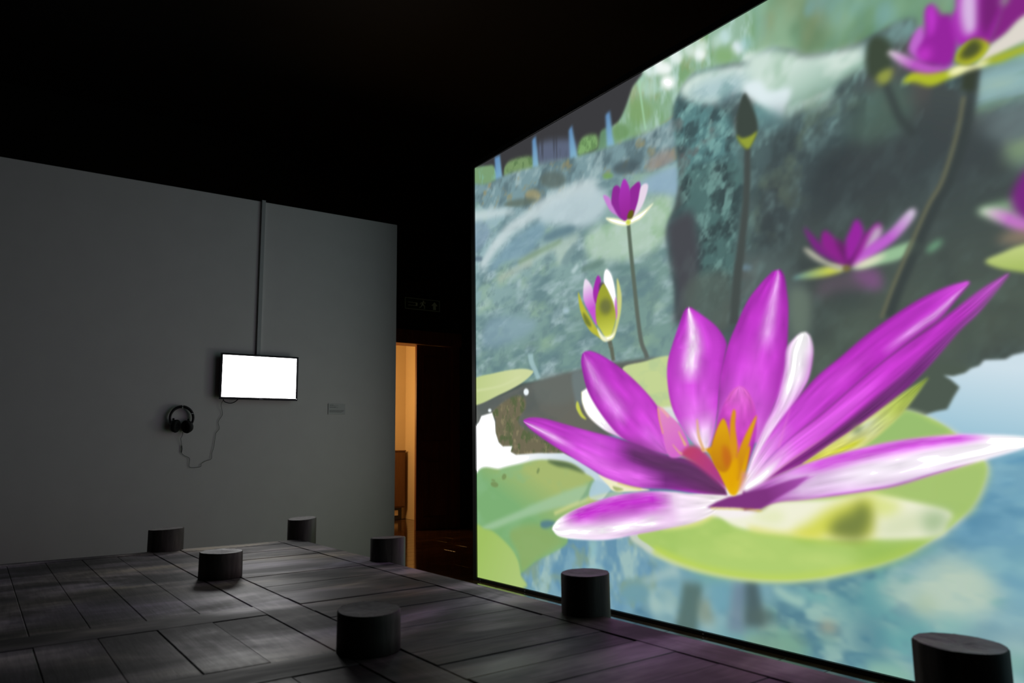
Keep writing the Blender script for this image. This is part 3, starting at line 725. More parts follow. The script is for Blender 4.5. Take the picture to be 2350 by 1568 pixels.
    F.shape(T(3, (1100, 1000), (1130, 1010), (1190, 1140), (1215, 1260), (1190, 1380), (1150, 1460), (1090, 1380), (1050, 1290), (1055, 1120)), (158, 164, 52), 2, grad=((214, 220, 90), T(3, (1130, 1230))[0], T(3, (1140, 1440))[0]))
    F.blob(1080 + 1130 / 3.647, 380 + 1180 / 3.647, 14, 18, (104, 110, 66), 6, .85)
    F.shape(T(3, (1060, 1360), (1120, 1430), (1200, 1400), (1220, 1330), (1200, 1430), (1140, 1475), (1090, 1450)), (248, 248, 220), 2.4, .9)
    F.line([(1716, 338), (1713, 450), (1702, 560), (1692, 640), (1684, 745)], 14, 20, (70, 78, 76), 3)
    F.shape([(1709, 214), (1722, 236), (1735, 268), (1738, 300), (1727, 326), (1715, 342), (1700, 328), (1690, 308), (1691, 268), (1699, 236)], (62, 72, 66), 3)
    F.shape([(1690, 310), (1703, 317), (1722, 312), (1737, 302), (1728, 326), (1716, 342), (1700, 330)], (150, 164, 56), 3, .95)
    F.line([(2030, 185), (2048, 230), (2066, 272), (2100, 310)], 16, 22, (58, 66, 66), 5, .9)
    F.shape([(1988, 130), (1993, 98), (2010, 82), (2034, 88), (2048, 112), (2044, 150), (2024, 176), (2005, 182), (1990, 165)], (62, 74, 60), 5)
    F.shape([(2010, 176), (2030, 160), (2048, 160), (2042, 185), (2022, 194)], (150, 160, 70), 5, .9)
    # middle right flower on the water and its reflection
    F.shape(T(4, (880, 900), (1080, 860), (1150, 960), (1120, 1040), (960, 1010)), (128, 84, 132), 8, .85)
    F.shape(T(4, (640, 960), (860, 900), (1000, 1020), (760, 1060), (600, 1100)), (98, 84, 98), 10, .7)
    F.shape(T(4, (860, 850), (1000, 780), (1250, 680), (1440, 630), (1420, 720), (1250, 800), (1000, 850)), (150, 190, 150), 4)
    F.shape(T(4, (1520, 700), (1580, 640), (1650, 620), (1620, 690), (1540, 730)), (110, 160, 126), 5, .95)
    F.shape(T(4, (400, 950), (480, 900), (700, 840), (820, 830), (800, 890), (600, 940)), (196, 204, 84), 4, grad=((112, 150, 144), T(4, (700, 870))[0], T(4, (430, 930))[0]))
    F.shape(T(4, (485, 690), (560, 710), (700, 800), (840, 830), (800, 880), (640, 820), (540, 760)), (176, 176, 160), 4)
    F.shape(T(4, (490, 520), (560, 580), (680, 700), (840, 820), (720, 790), (580, 700)), (122, 40, 130), 4)
    F.shape(T(4, (660, 545), (760, 620), (860, 760), (880, 840), (760, 790), (640, 680)), (140, 38, 140), 4)
    F.shape(T(4, (760, 620), (920, 700), (1000, 560), (1050, 640), (900, 830), (850, 830)), (104, 36, 104), 5)
    F.shape(T(4, (930, 450), (990, 540), (960, 660), (860, 800), (840, 640), (870, 560)), (152, 40, 160), 4)
    F.shape(T(4, (1110, 480), (1140, 540), (1060, 700), (900, 840), (960, 660), (1040, 540)), (150, 40, 152), 4)
    F.shape(T(4, (1100, 510), (1150, 540), (1100, 660), (1000, 720), (1040, 600)), (196, 184, 200), 5, .9)
    F.shape(T(4, (1370, 370), (1430, 380), (1400, 460), (1260, 620), (1100, 740), (920, 840), (1000, 700), (1200, 550)), (190, 96, 206), 4, grad=((206, 190, 216), T(4, (1200, 600))[0], T(4, (1390, 400))[0]))
    F.shape(T(4, (900, 850), (1000, 790), (1180, 740), (1100, 810), (980, 860)), (232, 228, 200), 5, .95)
    F.blob(1710 + 850 / 3.647, 380 + 860 / 3.647, 9, 8, (120, 110, 60), 3, .9)
    # flower and pad at the right border of the photograph, more of both beyond it
    F.shape(T(4, (1940, 375), (2200, 290), (2500, 250), (2500, 480), (2200, 480)), (130, 168, 130), 6, .9)
    F.shape(T(4, (2230, 300), (2334, 60), (2500, 0), (2700, 200), (2600, 560), (2400, 560)), (120, 40, 128), 6)
    F.shape(T(4, (1960, 380), (2120, 360), (2300, 430), (2500, 520), (2334, 560), (2180, 500)), (196, 116, 200), 5, grad=((214, 220, 206), T(4, (2200, 450))[0], T(4, (1990, 380))[0]))
    F.shape(T(4, (2130, 640), (2220, 560), (2500, 550), (2500, 640)), (160, 134, 110), 8, .8)
    F.shape(T(4, (2010, 800), (2150, 730), (2334, 660), (2700, 600), (2900, 800), (2600, 920), (2334, 895), (2120, 860)), (166, 188, 100), 3, grad=((190, 206, 128), T(4, (2300, 880))[0], T(4, (2300, 700))[0]))
    # big stem crossing the dark bank
    stem = T(2, (1885, 560), (1860, 800), (1800, 1120), (1680, 1500)) + T(4, (1560, 330), (1400, 690), (1260, 1020), (1170, 1270))
    F.line([(x + 7, y) for x, y in stem], 30, 26, (58, 66, 66), 4, .9)
    F.line([(x - 8, y + 2) for x, y in stem[1:]], 9, 8, (106, 108, 86), 3, .95)
    F.line(T(2, (1888, 540), (1862, 760)), 34, 30, (56, 64, 52), 4)
    F.line(T(4, (1640, 700), (1700, 900), (1760, 1250)), 20, 26, (64, 72, 70), 8, .6)
    F.line(T(4, (1980, 1180), (2334, 1200)), 16, 16, (64, 72, 70), 8, .6)
    F.line(T(4, (2070, 1200), (2080, 1568)), 14, 14, (70, 76, 70), 8, .6)
    # top right flower, cut by the frame
    F.shape(T(2, (1320, 690), (1420, 600), (1700, 590), (1830, 580), (1740, 640), (1560, 720), (1420, 690)), (176, 188, 44), 4)
    F.shape(T(2, (1190, 430), (1260, 430), (1420, 490), (1600, 540), (1760, 540), (1620, 600), (1500, 612), (1360, 570), (1250, 500)), (186, 90, 196), 4, grad=((228, 214, 228), T(2, (1400, 560))[0], T(2, (1200, 450))[0]))
    F.shape(T(2, (1490, 225), (1420, 270), (1370, 380), (1380, 450), (1480, 500), (1560, 420)), (190, 104, 204), 4)
    F.shape(T(2, (1550, 40), (1510, 100), (1500, 300), (1440, 440), (1520, 530), (1700, 550), (1760, 440), (1780, 260), (1720, 130), (1640, 120)), (150, 38, 158), 4, mott=[((120, 30, 124), 40, 60, 57, .5, .7, .8, 0)])
    F.shape(T(2, (1520, 90), (1560, 50), (1600, 120), (1580, 260), (1540, 300)), (196, 60, 208), 5, .9)
    F.blob(1710 + 1500 / 3.647, 455 / 3.647, 16, 16, (200, 60, 206), 7, .9)
    F.shape(T(2, (1820, -120), (1760, 80), (1720, 180), (1780, 380), (1900, 340), (2040, 360), (2150, 100), (2200, -150)), (168, 44, 178), 4)
    F.shape(T(2, (1820, -60), (1930, -60), (1950, 140), (1920, 270), (1840, 280), (1800, 120)), (218, 190, 230), 6, .95)
    F.shape(T(2, (1980, -80), (2120, -60), (2150, 60), (2060, 240), (2020, 340), (1960, 200)), (112, 34, 112), 6, .9)
    F.shape(T(2, (2200, -40), (2500, -200), (2600, 60), (2334, 160), (2180, 300), (2040, 380), (2080, 240)), (132, 38, 132), 5)
    F.shape(T(2, (2140, -20), (2200, -40), (2190, 40), (2150, 40)), (140, 150, 140), 5, .9)
    F.shape(T(2, (2030, 400), (2180, 280), (2334, 130), (2600, 20), (2600, 260), (2334, 350), (2100, 470), (1950, 540)), (222, 216, 206), 4)
    F.shape(T(2, (1950, 540), (2080, 470), (2334, 380), (2600, 290), (2600, 400), (2334, 440), (2130, 520)), (168, 180, 48), 4)
    F.shape(T(2, (1700, 600), (1790, 540), (1900, 540), (2010, 510), (2030, 540), (1880, 590), (1740, 640)), (240, 240, 180), 4)
    F.shape(T(2, (1760, 500), (1790, 420), (1880, 340), (1980, 330), (2040, 380), (1980, 480), (1870, 540), (1790, 530)), (186, 190, 40), 3)
    F.shape(T(2, (1790, 480), (1830, 400), (1900, 330), (1950, 330), (1990, 390), (1940, 460), (1860, 500)), (70, 78, 46), 5, .95)
    # more of the pond beyond the photograph's right border
    for cx, cy, k in ((2130, 520, 1.0), (2330, 760, .7), (1990, 1010, .6)):
        for j in range(7):
            a = math.radians(-165 + 25 * j)
            tipx, tipy = cx + 150 * k * math.cos(a), cy + 120 * k * math.sin(a)
            nx, ny = -math.sin(a) * 24 * k, math.cos(a) * 24 * k
            mx, my = (cx + tipx) / 2, (cy + tipy) / 2
            F.shape([(cx, cy), (mx + nx, my + ny), (tipx, tipy), (mx - nx, my - ny)], (176, 52, 188), 3, texel=True, grad=((216, 140, 226), (cx, cy), (tipx, tipy)))
        F.shape([(cx + math.cos(q) * 190 * k, cy + 44 * k + math.sin(q) * 34 * k) for q in np.linspace(0, 6.28, 16, endpoint=False)], (168, 196, 104), 3, texel=True, alpha=.9)
    # ---- the big flower, back petals first
    M, E, D, H, WH = (196, 58, 206), (158, 44, 166), (112, 40, 116), (226, 100, 232), (250, 244, 252)
    F.petal(T(5, (1280, 905), (1120, 830), (990, 720), (935, 610), (925, 510)), T(5, (1290, 880), (1200, 760), (1080, 610), (1020, 500), (985, 468)), [(0, (214, 150, 220)), (.35, WH), (1, (252, 252, 250))], [(0, (200, 120, 206)), (.4, WH), (1, (240, 240, 200))], 3, grain=.02)
    F.shape(T(5, (885, 600), (900, 595), (930, 680), (970, 738), (925, 720), (885, 650)), (196, 204, 84), 2)
    F.petal(T(5, (1640, 1040), (1420, 980), (1240, 870), (1090, 690), (980, 500), (935, 330), (925, 250), (935, 190)), T(5, (1660, 1020), (1640, 800), (1570, 640), (1430, 470), (1250, 305), (1100, 205), (1010, 168), (960, 170)),
            [(0, (222, 110, 226)), (.3, (208, 74, 216)), (.7, (192, 58, 200)), (1, (176, 56, 186))], [(0, (196, 70, 200)), (.5, (170, 50, 178)), (1, (150, 44, 160))], 3,
            [(-.35, .32, .40, 1.0, (226, 156, 236), .75), (-.1, .35, 0, .35, (214, 116, 228), .4)], seed=2)
    F.petal(T(5, (1930, 1010), (1800, 860), (1690, 650), (1648, 430), (1650, 260), (1690, 110)) + T(3, (1745, 1330), (1785, 1220), (1815, 1188)), T(5, (1990, 1010), (2030, 880), (2065, 690), (2085, 480), (2130, 200)) + T(3, (2140, 1480), (2060, 1350), (1930, 1245), (1845, 1188)),
            [(0, (250, 240, 250)), (.14, (240, 206, 244)), (.28, (220, 100, 228)), (.6, (204, 70, 214)), (1, (200, 64, 208))], [(0, (214, 150, 220)), (.3, (190, 60, 198)), (1, (166, 48, 176))], 3,
            [(-.14, .30, .45, 1.15, (246, 226, 248), .92), (.0, .5, .15, .4, (232, 130, 238), .4)], seed=3)
    F.petal([(1640, 1010), (1648, 930), (1652, 870), (1668, 800), (1690, 745), (1716, 690), (1748, 648), (1774, 622)], T(6, (120, 940), (215, 690), (300, 480), (345, 250), (356, 60)) + T(4, (362, 1200), (350, 1060), (330, 930), (295, 870)),
            [(0, (230, 170, 236)), (.18, (214, 96, 222)), (.45, (200, 64, 210)), (1, (188, 50, 196))], [(0, (184, 90, 190)), (.35, (166, 50, 172)), (1, (150, 42, 158))], 2.4,
            [(.26, .26, .5, 1.05, (234, 178, 242), .8), (.1, .5, .15, .6, (226, 96, 232), .55)], seed=4)
    F.petal(T(6, (10, 1210), (60, 1040), (150, 800), (250, 600), (320, 340), (345, 150), (420, 50), (470, 12)), T(6, (30, 1210), (120, 1090), (280, 830), (480, 500), (545, 360), (572, 170), (550, 50), (510, 6)),
            [(0, (252, 248, 252)), (.2, (244, 220, 246)), (.45, (236, 196, 240)), (.7, (244, 234, 246)), (1, (255, 255, 255))], [(0, (240, 200, 240)), (.4, (206, 100, 214)), (.8, (206, 130, 214)), (1, (240, 230, 244))], 2.2, [(-.3, .3, .5, 1.1, (255, 255, 255), .8)], seed=5)
    F.petal(T(5, (2000, 1030), (2035, 880), (2080, 720), (2115, 620), (2180, 510), (2250, 460)), T(6, (0, 1180), (75, 960), (98, 800), (85, 650), (45, 545), (0, 485), (-55, 458)),
            [(0, (196, 60, 196)), (.5, (214, 80, 206)), (1, (224, 116, 214))], [(0, (150, 40, 160)), (.6, (196, 66, 190)), (1, (226, 116, 190))], 2, seed=6)
    # right hand petals
    F.shape([(1560, 1150), (1640, 1120), (1700, 1100), (1760, 1110), (1740, 1170), (1690, 1190), (1620, 1180)], (246, 240, 240), 4)
    F.petal(T(6, (140, 1262), (380, 1085), (740, 830), (1000, 620), (1300, 370), (1560, 130)) + T(4, (1780, 1330), (1990, 1160), (2110, 1020), (2205, 905)), T(6, (160, 1262), (520, 1092), (900, 835), (1230, 592), (1520, 315)) + T(4, (1790, 1392), (1950, 1240), (2100, 1055), (2208, 912)),
            [(0, (150, 44, 150)), (.3, (98, 46, 102)), (.6, (116, 48, 124)), (1, (176, 84, 186))], [(0, (160, 50, 160)), (.5, (130, 46, 138)), (1, (170, 80, 178))], 2, seed=7)
    F.petal(T(6, (0, 1310), (280, 985), (650, 680), (1000, 375), (1300, 140)) + T(4, (1520, 1370), (1740, 1210), (1980, 1030), (2195, 903)), T(6, (10, 1335), (190, 1225), (420, 1060), (740, 840), (1000, 635), (1300, 385), (1520, 190)) + T(4, (1730, 1390), (1950, 1200), (2105, 1035), (2208, 910)),
            [(0, (255, 255, 255)), (.10, (244, 214, 246)), (.2, (226, 110, 234)), (.5, (206, 62, 214)), (.8, (184, 54, 192)), (1, (176, 96, 184))], [(0, (250, 240, 250)), (.14, (222, 110, 226)), (.3, (186, 54, 192)), (.7, (146, 44, 154)), (1, (160, 80, 166))], 2.4,
            [(.05, .4, .12, .55, (228, 96, 236), .6)], seed=8)
    F.petal(T(6, (8, 1210), (90, 1060), (200, 880), (380, 640), (580, 400), (800, 215)) + T(4, (1000, 1430), (1220, 1270), (1450, 1125), (1680, 1015), (1860, 962)), T(6, (0, 1315), (290, 985), (660, 680), (1010, 375), (1300, 145)) + T(4, (1500, 1380), (1640, 1275), (1780, 1110), (1885, 985)),
            [(0, (255, 252, 255)), (.12, (226, 150, 232)), (.25, (206, 76, 216)), (.55, (192, 52, 200)), (.85, (190, 56, 200)), (1, (204, 80, 212))], [(0, (250, 236, 250)), (.18, (196, 70, 204)), (.5, (160, 42, 168)), (.8, (160, 44, 168)), (1, (176, 70, 186))], 2.4,
            [(.55, .26, .62, 1.02, (226, 160, 236), .85), (.1, .4, .35, .62, (222, 84, 230), .5)], seed=9)
    F.line(T(6, (280, 980), (330, 800), (378, 650)), 3, 1.5, (232, 130, 214), 1.6, .8)
    F.petal(T(6, (480, 1112), (700, 955), (900, 825), (1100, 680), (1300, 530), (1530, 388)), T(6, (490, 1118), (760, 1050), (1000, 960), (1200, 800), (1350, 650), (1536, 392)),
            [(0, (206, 206, 60)), (.3, (214, 214, 120)), (.5, (200, 208, 150)), (.7, (180, 196, 92)), (1, (136, 160, 62))], [(0, (222, 226, 130)), (.5, (222, 226, 140)), (1, (150, 176, 80))], 2.4, [(-.6, .35, .3, .6, (196, 204, 180), .7), (.35, .3, .15, .45, (206, 210, 50), .8)], seed=10)
    F.blob(1710 + 940 / 3.647, 760 + 825 / 3.647, 13, 9, (122, 138, 90), 5, .8, -.6)
    F.petal(T(6, (-20, 1340), (160, 1255), (320, 1180), (500, 1112), (740, 1040), (960, 982), (1300, 912), (1750, 866), (2100, 868), (2334, 882), (2400, 900)), T(6, (-10, 1500), (120, 1470), (300, 1430), (480, 1416), (760, 1380), (1000, 1345), (1250, 1302), (1560, 1210), (1900, 1110), (2334, 985), (2420, 930)),
            [(0, (130, 54, 130)), (.1, (186, 110, 196)), (.2, (228, 196, 236)), (.45, (240, 224, 244)), (1, (255, 255, 255))], [(0, (140, 56, 140)), (.25, (214, 150, 222)), (.6, (226, 200, 234)), (1, (252, 250, 252))], 3,
            [(-.72, .38, .16, .86, (212, 84, 224), .95), (.97, .10, .18, .8, (186, 100, 204), .8), (.15, .5, .3, 1.3, (250, 244, 252), .6)], seed=11)
    F.petal(T(6, (-40, 1420), (0, 1360), (180, 1320), (380, 1250), (580, 1205)), T(6, (-40, 1480), (120, 1490), (260, 1400), (420, 1310), (590, 1215)), [(0, (120, 52, 120)), (.4, (142, 56, 148)), (1, (206, 130, 216))], [(0, (110, 48, 110)), (.5, (160, 70, 166)), (1, (220, 170, 228))], 2, soft=4, seed=12)
    F.petal(T(6, (-10, 1340), (0, 1290), (120, 1180), (300, 1030)), T(6, (0, 1350), (150, 1270), (240, 1180), (330, 1060)), [(0, (255, 255, 255)), (.6, (252, 246, 252)), (1, (232, 150, 238))], [(0, (250, 245, 252)), (1, (226, 120, 232))], 2, soft=4, grain=0)
    # left hand petals
    F.shape(T(5, (1070, 1200), (1200, 1240), (1330, 1290), (1500, 1330), (1340, 1345), (1200, 1340), (1150, 1290)), (240, 236, 200), 2.5)
    F.line(T(5, (1230, 1265), (1330, 1295), (1430, 1315)), 5, 6, (206, 204, 90), 3, .9)
    F.shape(T(5, (1190, 1300), (1280, 1325), (1220, 1340)), (150, 164, 96), 2.5, .8)
    F.petal(T(5, (2150, 1375), (1900, 1360), (1650, 1325), (1400, 1308), (1150, 1235), (1000, 1150), (700, 965), (510, 830), (445, 765)), T(5, (2130, 1320), (1960, 1150), (1800, 1070), (1620, 1035), (1400, 950), (1240, 900), (1000, 838), (800, 782), (620, 732), (500, 724), (440, 745)),
            [(0, (100, 50, 96)), (.3, (112, 46, 120)), (.5, (180, 62, 192)), (.62, (214, 88, 224)), (.8, (196, 64, 206)), (1, (182, 58, 192))], [(0, (116, 48, 112)), (.3, (150, 56, 160)), (.6, (176, 60, 186)), (1, (166, 56, 176))], 3,
            [(-.55, .42, .3, .78, (230, 108, 238), .95), (-.35, .28, .72, 1.05, (236, 200, 242), .8), (.45, .4, .15, .55, (88, 46, 92), .8), (-.95, .2, .05, .3, (176, 50, 184), .8)], seed=13)
    F.shape(T(5, (1260, 905), (1500, 970), (1680, 1040), (1840, 1085), (1990, 1170), (2120, 1320), (1900, 1290), (1650, 1190), (1440, 1060)), (92, 58, 92), 12, .55)
    F.petal(T(5, (2130, 1385), (1900, 1370), (1700, 1345), (1480, 1342), (1250, 1368), (1050, 1425), (860, 1500), (740, 1570)) + T(7, (690, 280)), T(7, (2080, 110), (2000, 200), (1850, 262), (1650, 305), (1400, 352), (1150, 398), (900, 396), (740, 370), (680, 310)),
            [(0, (250, 246, 246)), (.25, (244, 224, 246)), (.5, (214, 120, 222)), (.75, (226, 160, 232)), (1, (255, 255, 255))], [(0, (244, 240, 236)), (.4, (232, 200, 236)), (.7, (236, 210, 240)), (1, (255, 252, 255))], 2.5,
            [(-.55, .5, .28, .92, (192, 54, 202), .95), (.55, .4, .3, 1.3, (252, 246, 252), .9), (.98, .12, .3, .62, (206, 160, 214), .8)], seed=14, soft=2.5)
    F.line(T(5, (700, 1530), (900, 1440), (1080, 1385), (1270, 1350)), 7, 4, (222, 222, 150), 4, .8)
    F.shape(T(5, (1975, 1478), (2060, 1430), (2160, 1390), (2334, 1352)) + T(6, (180, 1318), (380, 1250), (540, 1212), (420, 1310), (260, 1400), (130, 1482), (0, 1492)) + T(7, (2334, 137), (2150, 130)), (126, 52, 126), 2.5, smooth=False, grad=((170, 80, 178), (1760, 1140), (1850, 1095)))
    F.line(T(7, (2010, 134), (2150, 138), (2334, 145)) + T(8, (120, 152)), 3, 3, (214, 196, 60), 2, .8)
    # pink inner petals and the golden stamens
    F.shape(T(5, (1565, 640), (1590, 640), (1660, 700), (1760, 800), (1830, 960), (1780, 1040), (1660, 1045), (1600, 830)), (214, 104, 204), 2.4, grad=((226, 140, 196), T(5, (1750, 1000))[0], T(5, (1590, 660))[0]))
    F.line(T(5, (1568, 645), (1580, 740), (1610, 860)), 3, 3, (236, 170, 120), 1.6, .9)
    F.line(T(5, (1590, 642), (1660, 720)), 6, 6, (238, 176, 170), 2.4, .8)
    F.shape(T(5, (1840, 960), (1920, 980), (2040, 1100), (2110, 1210), (2145, 1320), (2060, 1260), (1900, 1130), (1770, 1040), (1780, 1000)), (190, 66, 110), 4, grad=((170, 60, 140), T(5, (1830, 1000))[0], T(5, (2110, 1280))[0]))
    for a, w in ((((1740, 840), (1770, 900), (1800, 960)), 4), (((1690, 950), (1740, 1010), (1770, 1030)), 3), (((1895, 740), (1910, 880), (1955, 1010)), 5)):
        F.line(T(5, *a), w * .6, w * 1.6, (228, 180, 130), 1.6, .95)
    F.shape(T(5, (1925, 1000), (1960, 990), (2020, 1060), (2075, 1180), (2140, 1310), (2180, 1370), (2230, 1360), (2290, 1220), (2330, 1050), (2334, 960), (2250, 1030), (2200, 960), (2130, 900), (2040, 960)), (214, 152, 14), 2.2, grad=((230, 176, 10), T(5, (2150, 1000))[0], T(5, (2190, 1340))[0]))
    F.shape(T(5, (2110, 735), (2150, 800), (2185, 960), (2180, 1120), (2130, 1180), (2060, 1150), (2010, 1020), (2050, 850)), (220, 164, 20), 2, grad=((196, 128, 20), T(5, (2110, 800))[0], T(5, (2150, 1130))[0]))
    F.shape(T(5, (2195, 665), (2218, 680), (2215, 800), (2235, 1000), (2200, 1100), (2170, 980), (2172, 780)), (216, 150, 30), 2)
    F.shape(T(5, (2385, 715), (2390, 740), (2350, 880), (2290, 1080), (2240, 1250), (2200, 1180), (2230, 1040), (2300, 870)), (206, 140, 24), 2, grad=((224, 168, 20), T(5, (2260, 1100))[0], T(5, (2370, 760))[0]))
    F.shape(T(5, (2110, 960), (2160, 990), (2185, 1080), (2150, 1150), (2110, 1080)), (196, 92, 36), 5, .6)
    F.shape(T(5, (2180, 1120), (2230, 1060), (2240, 1220), (2190, 1330), (2150, 1240)), (226, 166, 10), 4, .9)
    F.line(T(5, (2240, 950), (2225, 1060)), 2, 4, (210, 120, 60), 1.6, .8)
    F.line(T(6, (0, 1180), (-20, 1260), (-50, 1350)), 16, 5, (214, 140, 150), 4, .8)
    return np.clip(F.C, 0, 1)


# ---------------------------------------------------------------- projection screen with the film frame
def film_material():
    px = paint_film_frame()
    rgba = np.ones((TEX_H, TEX_W, 4), np.float32); rgba[..., :3] = px[::-1]
    img = bpy.data.images.new('film_frame', TEX_W, TEX_H, alpha=False, float_buffer=False)
    img.colorspace_settings.name = 'sRGB'
    img.pixels.foreach_set(rgba.ravel()); img.update(); img.pack()
    mt = bpy.data.materials.new('projected_film'); mt.use_nodes = True
    nt = mt.node_tree; nt.nodes.clear()
    out = node(nt, 'ShaderNodeOutputMaterial'); em = node(nt, 'ShaderNodeEmission')
    ti = node(nt, 'ShaderNodeTexImage', image=img, extension='EXTEND'); uv = node(nt, 'ShaderNodeUVMap')
    nt.links.new(uv.outputs[0], ti.inputs[0]); nt.links.new(ti.outputs[0], em.inputs['Color'])
    sp = node(nt, 'ShaderNodeSeparateColor'); nt.links.new(ti.outputs[0], sp.inputs[0])
    mn = node(nt, 'ShaderNodeMath', operation='MINIMUM'); nt.links.new(sp.outputs[0], mn.inputs[0]); nt.links.new(sp.outputs[1], mn.inputs[1])
    mr = node(nt, 'ShaderNodeMapRange')                     # the projector's whites run past what the camera can hold
    for k, v in (('From Min', .88), ('From Max', 1.0), ('To Min', SCREEN_GAIN), ('To Max', SCREEN_GAIN * 4.0)):
        mr.inputs[k].default_value = v
    nt.links.new(mn.outputs[0], mr.inputs['Value']); nt.links.new(mr.outputs[0], em.inputs['Strength'])
    nt.links.new(em.outputs[0], out.inputs['Surface'])
    return mt


ps = tag(empty('projection_screen', SCREEN), 'huge projection screen glowing with a magenta water lily on a pond', 'projection screen')
W, H = SCREEN_W, SCREEN_H
mb = MB().box((0, 0, 0), (W, .012, H))
me = mb.mesh('picture_surface')
me.materials.append(film_material()); me.materials.append(M['black_metal'])
uvl = me.uv_layers.new(name='UVMap')
for p in me.polygons:
    front = p.normal.y < -.9
    p.material_index = 0 if front else 1
    for li in p.loop_indices:
        co = me.vertices[me.loops[li].vertex_index].co
        uvl.data[li].uv = (co.x / W, co.z / H)
o = link('picture_surface', me, None, ps); o['label'] = 'back-lit picture of magenta water lilies, rocks and green pads'
zf = FLOOR_Z - SCREEN_BL[2]
MB().box((-.045, -.012, zf), (0, .05, H + .045), .002).build('frame_bar', M['black_metal'], ps)
MB().box((W, -.012, zf), (W + .045, .05, H + .045), .002).build('frame_bar', M['black_metal'], ps)
MB().box((0, -.012, H), (W, .05, H + .045), .002).build('frame_bar', M['black_metal'], ps)
MB().box((0, -.012, zf), (W, .05, -.0015), .002).build('frame_bar', M['black_metal'], ps)
for x in (.5, 2.0, 3.7, 5.2):
    MB().box((x, .05, zf), (x + .05, .95, zf + .05), .002).tube([(x + .025, .9, zf + .04), (x + .025, .06, 2.4)], .02, 8).build('support_leg', M['black_metal'], ps)
# small bright screw heads along the lower frame bar
for x in (.05, .62, 1.3, 2.2):
    MB().box((x, -.015, zf + .006), (x + .012, -.010, zf + .013)).build('screw_head', M['silver'], ps)

# ---------------------------------------------------------------- jetty deck
deck = tag(empty('jetty_deck', DECK @ Matrix.Translation((0, 0, DECK_Z))), 'low jetty platform of weathered grey boards before the screen', 'platform')
TH = .032


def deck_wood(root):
    """old grey boards: fibres along each board, and dappled light painted into the colour that runs on across the deck"""
    mt, nt, b = mat('dapple_lit_deck_wood', (.1, .1, .1), .5, 0, .45)
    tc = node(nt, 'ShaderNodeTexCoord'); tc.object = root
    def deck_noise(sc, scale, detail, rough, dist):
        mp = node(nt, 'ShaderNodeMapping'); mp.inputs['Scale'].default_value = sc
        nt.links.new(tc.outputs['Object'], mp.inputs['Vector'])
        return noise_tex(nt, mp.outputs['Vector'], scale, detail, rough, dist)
    dapple = deck_noise((3.4, 1.25, 1), 1.0, 4, .52, .6)
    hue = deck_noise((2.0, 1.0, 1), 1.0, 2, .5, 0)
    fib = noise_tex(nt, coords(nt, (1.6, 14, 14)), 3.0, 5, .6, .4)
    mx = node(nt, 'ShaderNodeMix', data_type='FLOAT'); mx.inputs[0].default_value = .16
    nt.links.new(dapple, mx.inputs[2]); nt.links.new(fib, mx.inputs[3])
    a = ramp(nt, [(.39, (.024, .022, .024)), (.46, (.075, .069, .070)), (.53, (.21, .195, .20)), (.61, (.50, .47, .45))], mx.outputs[0])  # patches and tints paint dappled light into the board colour
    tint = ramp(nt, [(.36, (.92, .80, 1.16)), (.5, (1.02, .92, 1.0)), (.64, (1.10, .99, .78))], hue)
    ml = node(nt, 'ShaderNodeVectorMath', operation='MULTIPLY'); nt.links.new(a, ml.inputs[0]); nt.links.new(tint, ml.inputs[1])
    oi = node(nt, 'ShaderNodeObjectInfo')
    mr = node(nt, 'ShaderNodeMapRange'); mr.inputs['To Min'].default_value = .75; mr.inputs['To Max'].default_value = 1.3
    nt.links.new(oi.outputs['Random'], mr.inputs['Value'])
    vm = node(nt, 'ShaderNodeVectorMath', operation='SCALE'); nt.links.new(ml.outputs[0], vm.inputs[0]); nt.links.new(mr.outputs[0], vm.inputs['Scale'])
    broad = deck_noise((2.2, 1.0, 1), 1.1, 2, .45, .8)           # broad dark and pale zones of the painted dappled light
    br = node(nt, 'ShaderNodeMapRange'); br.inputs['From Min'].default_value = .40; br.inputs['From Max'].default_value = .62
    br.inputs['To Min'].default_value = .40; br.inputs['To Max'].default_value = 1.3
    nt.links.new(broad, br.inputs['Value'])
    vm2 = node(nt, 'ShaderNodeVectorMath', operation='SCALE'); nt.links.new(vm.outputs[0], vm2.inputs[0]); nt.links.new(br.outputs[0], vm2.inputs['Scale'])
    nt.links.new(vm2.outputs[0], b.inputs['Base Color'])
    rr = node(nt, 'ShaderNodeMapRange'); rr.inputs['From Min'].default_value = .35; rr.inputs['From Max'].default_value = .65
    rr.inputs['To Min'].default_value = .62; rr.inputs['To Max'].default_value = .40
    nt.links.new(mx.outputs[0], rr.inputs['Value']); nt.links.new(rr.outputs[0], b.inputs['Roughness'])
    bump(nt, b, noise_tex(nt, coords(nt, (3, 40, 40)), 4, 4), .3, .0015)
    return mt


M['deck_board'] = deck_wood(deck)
boards = {}
EDGE_POSTS = [(-.057, -.041, .090), (1.202, -.032, .0886), (2.764, .001, .0835), (3.960, .000, .0905), (-.032, .779, .095)]


